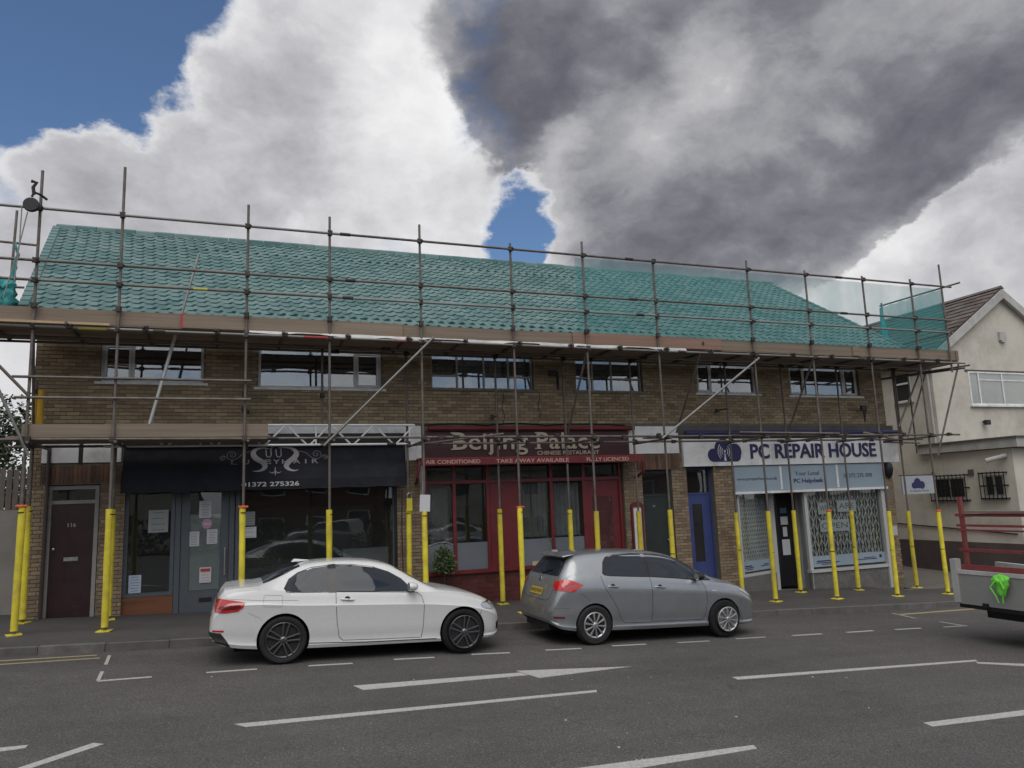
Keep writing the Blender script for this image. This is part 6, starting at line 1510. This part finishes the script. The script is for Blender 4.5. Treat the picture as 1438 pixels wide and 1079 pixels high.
big = [(1.39+(x-1.39)*1.0+(-.018 if x < 1.5 else .02 if x > 2.6 else 0), z+(.016 if z > 1.08 else -.012)) for x, z in dlo]
panel('window_trim', big, 'side', M_cblack, .002, 40, 6, mirror=True)
rq = [(x, z) for x, z in dlo if x < 1.70]; 
def clip(poly, xa, xb):
    def cutp(P_, x, keep):
        out = []
        for i in range(len(P_)):
            a, c = P_[i], P_[(i+1) % len(P_)]; ia, ic = keep(a[0]), keep(c[0])
            if ia: out.append(a)
            if ia != ic: t = (x-a[0])/(c[0]-a[0]); out.append((x, a[1]+(c[1]-a[1])*t))
        return out
    return cutp(cutp(poly, xa, lambda v: v >= xa), xb, lambda v: v <= xb)
panel('rear_side_window', clip(dlo, .9, 1.66), 'side', M_cglass, .006, 26, 6, mirror=True)
panel('door_window', clip(dlo, 1.72, 3.0), 'side', M_cglass, .006, 30, 6, mirror=True)
panel('door_pillar', clip(big, 1.62, 1.74), 'side', mat('gloss_black_pillar', (.012, .013, .015), .12), .009, 6, 8, mirror=True)
panel('windscreen', [(2.66, -.50), (2.66, .50), (3.16, .60), (3.16, -.60)], 'top', M_cglass, .006, 14, 14)
panel('rear_window', [(.70, -.56), (.70, .56), (1.22, .47), (1.22, -.47)], 'top', M_cglass, .006, 14, 14)
MB().path([(.75, -.45, 1.165), (.95, -.15, 1.265), (1.0, .1, 1.30)], .007, 5).build('window_reflection_strip', M_yel2, root) if False else None
panel('tail_lamp', [(.055, .80), (.07, .905), (.14, .925), (.30, .905), (.46, .875), (.44, .81), (.37, .755), (.20, .735), (.07, .74)], 'side', M_tail, .008, 26, 8, mirror=True)
panel('tail_lamp_band', [(.10, .79), (.14, .83), (.40, .84), (.41, .81), (.34, .785), (.16, .775)], 'side', M_tail2, .011, 18, 4, mirror=True)
panel('headlamp', [(3.99, .72), (4.02, .75), (4.20, .745), (4.27, .70), (4.29, .655), (4.22, .635), (4.05, .66)], 'side', M_head, .008, 20, 6, mirror=True)
panel('headlamp_trim', [(4.02, .75), (4.20, .765), (4.28, .71), (4.27, .70), (4.20, .745), (4.02, .74)], 'side', M_cblack, .010, 20, 2, mirror=True)
panel('rear_reflector', [(.05, .475), (.05, .50), (.20, .50), (.20, .475)], 'side', M_tail, .006, 8, 3, mirror=True)
panel('diffuser', [(.01, .34), (.0, .47), (.16, .46), (.24, .36), (.30, .27), (.15, .28)], 'side', M_diffuser, .005, 16, 6, mirror=True)
panel('diffuser', [(-.60, .38), (-.52, .50), (.52, .50), (.60, .38)], 'rear', M_diffuser, .005, 16, 6)
panel('number_plate', [(-.26, .56), (-.26, .67), (.26, .67), (.26, .56)], 'rear', M_plate, .008, 10, 4)
panel('plate_recess', [(-.34, .66), (-.34, .80), (.34, .80), (.34, .66)], 'rear', M_cwhite, .003, 10, 4)
seam([(1.73, .975), (1.735, .82), (1.76, .55), (1.80, .34), (1.86, .285), (2.4, .275), (3.04, .27), (3.065, .45), (3.07, .75), (3.03, .88), (2.95, .94)])
seam([(.16, .93), (.6, .90), (1.2, .88)], w_=.004, name='crease_shade_line', mm=M_soft); seam([(.71, .825), (.71, .95), (.73, .965), (.95, .955), (.97, .94), (.97, .815), (.95, .80), (.73, .808)], True, .004, mm=M_soft, name='fuel_flap_gap')  # crease is a grey strip painted in for its shade line; flap gap is real
seam([(.5, .73), (.66, .66), (.70, .62)], w_=.004, mm=M_soft); seam([(4.0, .64), (3.98, .55), (3.97, .45)], w_=.005)
seam([(1.36, .27), (2.2, .245), (3.28, .24)], w_=.012, name='sill_line')
seam([(3.28, -.70), (3.60, -.70), (4.0, -.62), (4.18, -.5)], axis='top', w_=.006, mirror=False); seam([(.20, -.66), (.62, -.63), (.68, -.55)], axis='top', w_=.006, mirror=False)
seam([(-.62, .92), (-.60, .70), (-.40, .66), (.40, .66), (.60, .70), (.62, .92)], axis='rear', w_=.006, mirror=False)
def grip(x0, x1, z, m, y_out): 
    for sg in (-1, 1):
        hit = bvh.ray_cast(Vector(((x0+x1)/2, sg*2, z)), Vector((0, -sg, 0)))[0]; y = hit.y+sg*.018
        MB().path([(x0, hit.y, z), (x0+.03, y, z), (x1-.03, y, z-.012), (x1, hit.y, z-.012)], .013, 8).build('door_handle', m, root, smooth=True)
        MB().lathe(((x0+x1)/2, hit.y-sg*.004, z-.004), (0, sg, 0), [(.045, 0), (.04, .008)], 16).build('handle_recess', M_seam, root)
grip(1.80, 2.00, .875, M_cwhite, .03)
def mirror_(x, z, m):
    for sg in (-1, 1):
        hit = bvh.ray_cast(Vector((x, sg*2, z-.03)), Vector((0, -sg, 0)))[0]
        b = MB(); y0 = hit.y
        b.path([(x, y0-sg*.02, z-.05), (x-.01, y0+sg*.05, z-.02)], .025, 8); o = b.build('mirror_arm', M_cblack, root)
        s = MB(); s.lathe((x+.02, y0+sg*.12, z+.03), (-1, 0, 0), [(.01, -.10), (.055, -.08), (.085, -.03), (.09, .02), (.085, .05)], 18); me_o = s.build('door_mirror', m, root, smooth=True); me_o.scale = (1, 1.15, .78)
        MB().lathe((x-.033, y0+sg*.12, z+.03), (-1, 0, 0), [(.075, 0), (.001, .002)], 18).build('mirror_glass', M_chrome, root).scale = (1, 1.1, .75)
mirror_(2.84, 1.0, M_cwhite)
MB().hexa([(1.12, -.08, 1.375), (1.40, -.035, 1.400), (1.40, .035, 1.400), (1.12, .08, 1.375), (1.16, -.05, 1.425), (1.38, -.015, 1.408), (1.38, .015, 1.408), (1.16, .05, 1.425)]).build('roof_fin', M_cwhite, root, bevel=.01)
panel('badge', oval(.055, .0, .0, .0) if False else [(-.035, .90), (-.035, .955), (.035, .955), (.035, .90)], 'rear', M_chrome, .006, 6, 4)
panel('side_intake', [(4.30, .30), (4.30, .42), (4.36, .44), (4.38, .34)], 'side', M_cblack, .004, 8, 4, mirror=True)
place_car(root, .74-.96-.07, 11.66+.885, 0)

# silver hatchback
aur = dict(soft=1.0, L=4.22, wheels=(.76, 3.36), wr=.318, rim=.205, arch=.358, track=1.52, maxw=.88, spokes='ten', rimmat=M_rims, rimedge=M_rims, paint=M_csilver,
    label='silver five door hatchback with a yellow rear plate parked outside the restaurant',
    top=[(0, .62), (.015, .70), (.04, .78), (.075, .86), (.10, .95), (.13, 1.02), (.165, 1.08), (.27, 1.22), (.40, 1.39), (.44, 1.425), (.55, 1.455), (.85, 1.49), (1.3, 1.512), (1.7, 1.512), (2.1, 1.49), (2.35, 1.45), (2.52, 1.40), (3.20, 1.055), (3.32, 1.015), (3.6, .945), (3.85, .86), (4.0, .785), (4.12, .69), (4.19, .58), (4.22, .46)],
    belt=[(0, .54), (.05, .72), (.10, .85), (.16, .97), (.25, 1.05), (.45, 1.095), (.9, 1.09), (1.5, 1.07), (2.2, 1.03), (2.9, .975), (3.25, .94), (3.6, .885), (3.85, .80), (4.0, .72), (4.12, .62), (4.19, .52), (4.22, .42)],
    wid=[(0, .62), (.02, .71), (.06, .775), (.12, .82), (.22, .85), (.45, .872), (.76, .88), (1.3, .872), (2.0, .868), (2.9, .868), (3.36, .876), (3.65, .862), (3.85, .825), (4.0, .765), (4.12, .67), (4.19, .56), (4.22, .42)],
    rfw=[(0, .5), (.12, .66), (.2, .67), (.3, .645), (.42, .61), (.8, .60), (1.6, .605), (2.2, .605), (2.6, .62), (3.0, .68), (3.3, .70), (3.7, .68), (4.0, .58), (4.22, .35)],
    bot=[(0, .40), (.06, .32), (.2, .25), (.5, .21), (1.0, .20), (2, .19), (3.2, .19), (3.7, .18), (4.0, .19), (4.14, .23), (4.22, .33)])
root, panel, seam, bvh = car('silver_hatchback', aur)
dlo = [(.965, 1.155), (1.0, 1.12), (1.10, 1.105), (1.5, 1.085), (1.9, 1.07), (2.4, 1.035), (2.86, .99), (3.14, .985), (2.98, 1.10), (2.72, 1.25), (2.52, 1.345), (2.3, 1.405), (2.0, 1.438), (1.6, 1.448), (1.25, 1.43), (1.10, 1.39), (1.03, 1.31)]
big = [(x+(-.018 if x < 1.2 else .02 if x > 2.9 else 0), z+(.014 if z > 1.16 else -.010)) for x, z in dlo]
panel('window_trim', big, 'side', M_cblack, .002, 40, 6, mirror=True)
panel('rear_door_window', clip(dlo, .9, 1.80), 'side', M_cglass, .006, 26, 6, mirror=True)
panel('front_door_window', clip(dlo, 1.88, 2.80), 'side', M_cglass, .006, 26, 6, mirror=True)
panel('quarter_window', clip(dlo, 2.83, 3.2), 'side', M_cglass, .006, 12, 4, mirror=True)
panel('windscreen', [(2.56, -.52), (2.56, .52), (3.14, .62), (3.14, -.62)], 'top', M_cglass, .006, 14, 14)
panel('rear_window', [(-.62, 1.10), (-.60, 1.16), (-.50, 1.37), (.50, 1.37), (.60, 1.16), (.62, 1.10)], 'rear', M_cglass, .006, 22, 10)
MB().hexa([(.30, -.56, 1.405), (.46, -.56, 1.43), (.46, .56, 1.43), (.30, .56, 1.405), (.31, -.54, 1.43), (.52, -.56, 1.462), (.52, .56, 1.462), (.31, .54, 1.43)]).build('rear_spoiler', M_csilver, root, bevel=.01)
panel('tail_lamp', [(.105, .94), (.12, .88), (.36, .86), (.55, .965), (.48, .995), (.32, 1.05), (.22, 1.05), (.14, 1.02)], 'side', M_tail, .009, 26, 10, mirror=True)
for s in (-1, 1): panel('tail_lamp_inner', [(s*.67, .885), (s*.72, .88), (s*.77, .90), (s*.75, 1.02), (s*.71, 1.02), (s*.67, .97)], 'rear', M_tail, .009, 10, 8)
panel('tail_lamp_band', [(.16, .93), (.24, .97), (.36, .97), (.42, .95), (.34, .92), (.20, .91)], 'side', mat('tail_lamp_pink', (.42, .07, .06), .15, coat=1), .012, 12, 4, mirror=True)
panel('headlamp', [(3.70, .80), (3.86, .845), (4.02, .765), (4.12, .66), (4.06, .635), (3.94, .68), (3.80, .76)], 'side', M_head, .008, 20, 6, mirror=True)
NPL = panel('number_plate', [(-.26, .77), (-.26, .88), (.26, .88), (.26, .77)], 'rear', M_plate, .012, 10, 4)[0]
pc = MB()
for k in range(7): 
    u = -.215+k*.07; hit = bvh.ray_cast(Vector((-1, -u, .825)), Vector((1, 0, 0)))[0]; hb = bvh.ray_cast(Vector((-1, -u, .795)), Vector((1, 0, 0)))[0]; ht = bvh.ray_cast(Vector((-1, -u, .855)), Vector((1, 0, 0)))[0]
    sh = [((0, 0), (0, 1)), ((0, 1), (1, 1)), ((1, 1), (1, .5)), ((1, .5), (0, .5)), ((0, .5), (1, 0))] if k % 2 else [((0, 0), (0, 1)), ((0, 1), (1, 1)), ((1, 1), (1, 0)), ((0, .5), (1, .5))]
    for (a, c) in sh:
        P_ = lambda t: hb+(ht-hb)*t[1]+Vector((-.0165, -t[0]*.034+.017, 0))
        pc.bar(P_(a), P_(c), .009, .002, up=(1, 0, 0))
pc.build('plate_characters', M_seam, NPL)
MB().lathe(bvh.ray_cast(Vector((-1, 0, 1.03)), Vector((1, 0, 0)))[0]-Vector((.004, 0, 0)), (-1, 0, .3), [(.045, 0), (.052, .008), (.045, .014), (.035, .008)], 24).build('badge', M_chrome, root, smooth=True)
wp_ = bvh.ray_cast(Vector((-1, .0, 1.12)), Vector((1, 0, 0)))[0]; wq_ = bvh.ray_cast(Vector((-1, -.32, 1.20)), Vector((1, 0, 0)))[0]
MB().path([wp_-Vector((.03, 0, 0)), wq_-Vector((.03, 0, 0))], .010, 6).lathe(wp_-Vector((.0, 0, .0)), (-1, 0, .6), [(.03, 0), (.02, .04)], 10).build('rear_wiper', M_cblack, root)
seam([(.90, 1.10), (.93, .98), (.99, .86), (1.10, .72), (1.20, .56), (1.27, .38), (1.35, .325), (1.86, .315), (1.885, .50), (1.88, .85), (1.86, 1.06)]); seam([(1.88, .33), (2.4, .32), (2.90, .32), (2.97, .42), (3.0, .62), (2.98, .85), (2.92, .97)])
seam([(.50, .83), (.62, .76), (.66, .70)], w_=.005); seam([(.0, .60), (.3, .60)], w_=.003)
seam([(-.70, 1.07), (-.62, .90), (-.58, .74), (-.45, .70), (.45, .70), (.58, .74), (.62, .90), (.70, 1.07)], axis='rear', w_=.008, mirror=False)
seam([(3.78, .70), (3.74, .62), (3.73, .52)], w_=.005)
seam([(1.15, .285), (2.2, .275), (2.98, .275)], w_=.02, name='sill_trim', mm=M_csilver, offs=.012)
grip(1.01, 1.21, .935, M_csilver, .03); grip(1.93, 2.15, .90, M_csilver, .03); mirror_(2.79, 1.03, M_cblack)
panel('rear_fog_lamp', [(.05, .44), (.05, .47), (.22, .47), (.22, .44)], 'side', M_tail2, .006, 8, 3, mirror=True)
panel('badge', [(3.10, .80), (3.10, .815), (3.20, .81), (3.20, .795)], 'side', M_chrome, .006, 6, 3, mirror=True)
MB().path([(.62, .30, 1.46), (.50, .30, 1.60), (.42, .30, 1.68)], .006, 6).build('roof_aerial', M_cblack, root)
MB().box(.06, -.50, .22, .40, .50, .34).build('rear_silencer', M_well, root)
place_car(root, 5.67-.76+.03, 11.66+.88, 0); root.scale.x = .985
# ---------------------------------------------------------------- flatbed lorry entering from the right
TRK = empty('flatbed_lorry', (13.2, 7, gz(13)), 'grey drop side flatbed lorry carrying a red steel rack at the right edge', 'lorry')
M_tg = mat('lorry_grey_panel', (.25, .25, .24), .6, var=.1, vscale=1.5, dirt=(.17, .16, .145), dscale=1.5); M_tl = mat('lorry_light_edge', (.50, .50, .49), .5, var=.1, dirt=(.22, .21, .19)); M_rack = mat('red_oxide_paint', (.22, .045, .045), .5, var=.2, vscale=5, dirt=(.14, .04, .035), dscale=4)
X0, X1, Ya, Yb = 12.0, 14.1, 4.6, 10.10; zt0 = .10
MB().box(X0, Ya, zt0, X0+.05, Yb, .61).build('drop_side', M_tg, TRK); MB().box(X0-.012, Ya, .612, X0+.062, Yb, .675).build('side_rail', M_tl, TRK)
MB().box(X1-.05, Ya, zt0, X1, Yb, .64).build('drop_side', M_tg, TRK); MB().box(X0+.052, Yb-.05, zt0, X1-.052, Yb, .64).build('tail_board', M_tg, TRK)
MB().box(X0-.03, Yb-.08, zt0+.02, X0+.10, Yb+.03, .86).build('corner_post', M_tl, TRK)
MB().box(X0+.052, Ya, zt0+.02, X1-.052, Yb-.052, zt0+.32).build('load_bed', mat('bed_plank', (.09, .075, .06), .9, var=.2), TRK)
MB().box(X0+.03, Ya, zt0-.07, X1-.03, Yb-.02, zt0-.005).build('bed_frame', M_black, TRK)
for x in (X0+.55, X1-.55): MB().box(x-.05, Ya-1.5, zt0-.27, x+.05, Yb-.15, zt0-.075).build('chassis_rail', M_black, TRK)
for x in (X0+.28, X1-.28):
    for y in (8.3,):
        w_ = MB().lathe((x, y, gz(x)+.40), (-1 if x < 13 else 1, 0, 0), [(.20, -.1), (.22, .10), (.36, .12), (.40, .09), (.40, -.10), (.36, -.12), (.2, -.1)], 36).build('wheel', M_tyre, TRK, smooth=True)
        MB().lathe((x, y, gz(x)+.40), (-1 if x < 13 else 1, 0, 0), [(.001, .06), (.10, .07), (.12, .03), (.19, .03), (.22, .105)], 28).build('rim', mat('steel_rim', (.18, .18, .18), .5, metal=.5), w_, smooth=True)
MB().box(X0-.03, Yb-2.05, zt0+.0, X0-.002, Yb-1.95, zt0+.10).build('latch', M_black, TRK); MB().box(X0-.03, Yb-.6, zt0-.02, X0-.002, Yb-.5, zt0+.05).build('latch', M_black, TRK)
# red rack
yk = Yb-.20
RK = empty('steel_rack', (12.3, 9, .7), 'red painted steel rack of posts and rails standing in the lorry bed', 'rack')
for y in (yk, yk-1.24, yk-2.6, yk-4.0):
    for x in (X0+.12, X1-.2): MB().box(x-.03, y-.03, .45, x+.03, y+.03, 1.93 if y in (yk, yk-1.24) else 1.7).build('rack_post', M_rack, RK)
for z, t in ((1.62, .05), (1.44, .04), (1.36, .03), (1.02, .05), (.72, .09)):
    MB().box(X0+.082, Ya+.2, z-t/2, X0+.115, yk+.10, z+t/2).build('rack_rail', M_rack, RK); MB().box(X1-.2, Ya+.2, z-t/2, X1-.165, yk+.08, z+t/2).build('rack_rail', M_rack, RK)
for y in (yk, yk-2.6): MB().box(X0+.15, y-.02, 1.58, X1-.23, y+.02, 1.63).build('rack_rail', M_rack, RK)
MB().box(X0+.04, Ya, 1.66, X0+.16, Yb-.3, 1.69).build('tarpaulin_edge', mat('grey_tarpaulin', (.16, .155, .13), .9), RK)
ld = empty('scrap_load', (12.4, 9, .55), 'dark planks and red offcuts lying in the lorry bed', 'load')
random.seed(14)
for k in range(16):
    y = random.uniform(Ya+.3, Yb-.5); x = random.uniform(X0+.25, X0+.9); z = random.uniform(.66, .76); a = random.uniform(-.5, .5)+pi/2; l_ = random.uniform(.3, .8)
    MB().bar((x-l_/2*cos(a), y-l_/2*sin(a), z), (x+l_/2*cos(a), y+l_/2*sin(a), z+random.uniform(-.04, .04)), random.uniform(.06, .14), random.uniform(.03, .08)).build('offcut', random.choice((M_rack, MATS['bed_plank'], MATS['bed_plank'], M_tl, M_black)), ld)
MB().box(X0+.052, Ya, zt0+.33, X1-.052, Yb-.06, .655).build('load_base', MATS['bed_plank'], ld)
# green bag hung over the side
M_bag = mat('fluorescent_green', (.18, .68, .07), .85, var=.12, vscale=9)
bg = MB(); c = Vector((X0-.08, Yb-.92, .50)); n1, n2 = 26, 20; gidx = {}
random.seed(4)
for i in range(n1):
    for j in range(n2+1):
        v = j/n2; th = 2*pi*i/n1; hh = .34*v-.18; pr_ = [(0, .02), (.08, .08), (.25, .12), (.5, .17), (.75, .20), (.9, .14), (1, .03)]
        rr = spl(pr_, v) if 'spl' in globals() else .15*sin(pi*v)**.5+.02
        rr *= .72; q = Vector((cos(th)*rr*.42, sin(th)*rr, hh)); nz = noise.noise(q*14+Vector((3, 1, 0)))*.06+noise.noise(Vector((sin(th)*5, v*4, cos(th)*5)))*.055
        bg.v.append(tuple(c+q*(1+nz*4)*1.0)); gidx[i, j] = len(bg.v)-1
for i in range(n1):
    for j in range(n2): bg.f.append((gidx[i, j], gidx[(i+1) % n1, j], gidx[(i+1) % n1, j+1], gidx[i, j+1]))
BG = empty('work_bag', tuple(c), 'crumpled fluorescent green bag hung over the grey lorry side', 'bag')
bg.build('bag_body', M_bag, BG, smooth=True)
for k in (-1, 1): MB().path([c+Vector((-.07, k*.05, .05)), c+Vector((-.10, k*.12, -.05)), c+Vector((-.07, k*.06, -.18)), c+Vector((-.05, k*.04, -.29))], .012, 6).build('strap', M_bag, BG)
# ---------------------------------------------------------------- vehicles parked across the road, seen only as reflections in the shop windows
for src, x, y, lab in (('silver_hatchback', 2.5, -7.4, 'silver hatchback parked at the far kerb, facing the other way'), ('white_coupe', 9.5, -7.5, 'white coupe parked at the far kerb, facing the other way')):
    o = bpy.data.objects[src]; n_ = copy_tree(o, Matrix.Identity(4), None, lab)
    n_['group'] = 'cars parked across the road behind the viewer'
    n_.matrix_world = Matrix.Translation((x+4.2, y, gz(x)+.004)) @ Matrix.Rotation(math.atan(.044), 4, 'Y') @ Matrix.Rotation(pi, 4, 'Z')
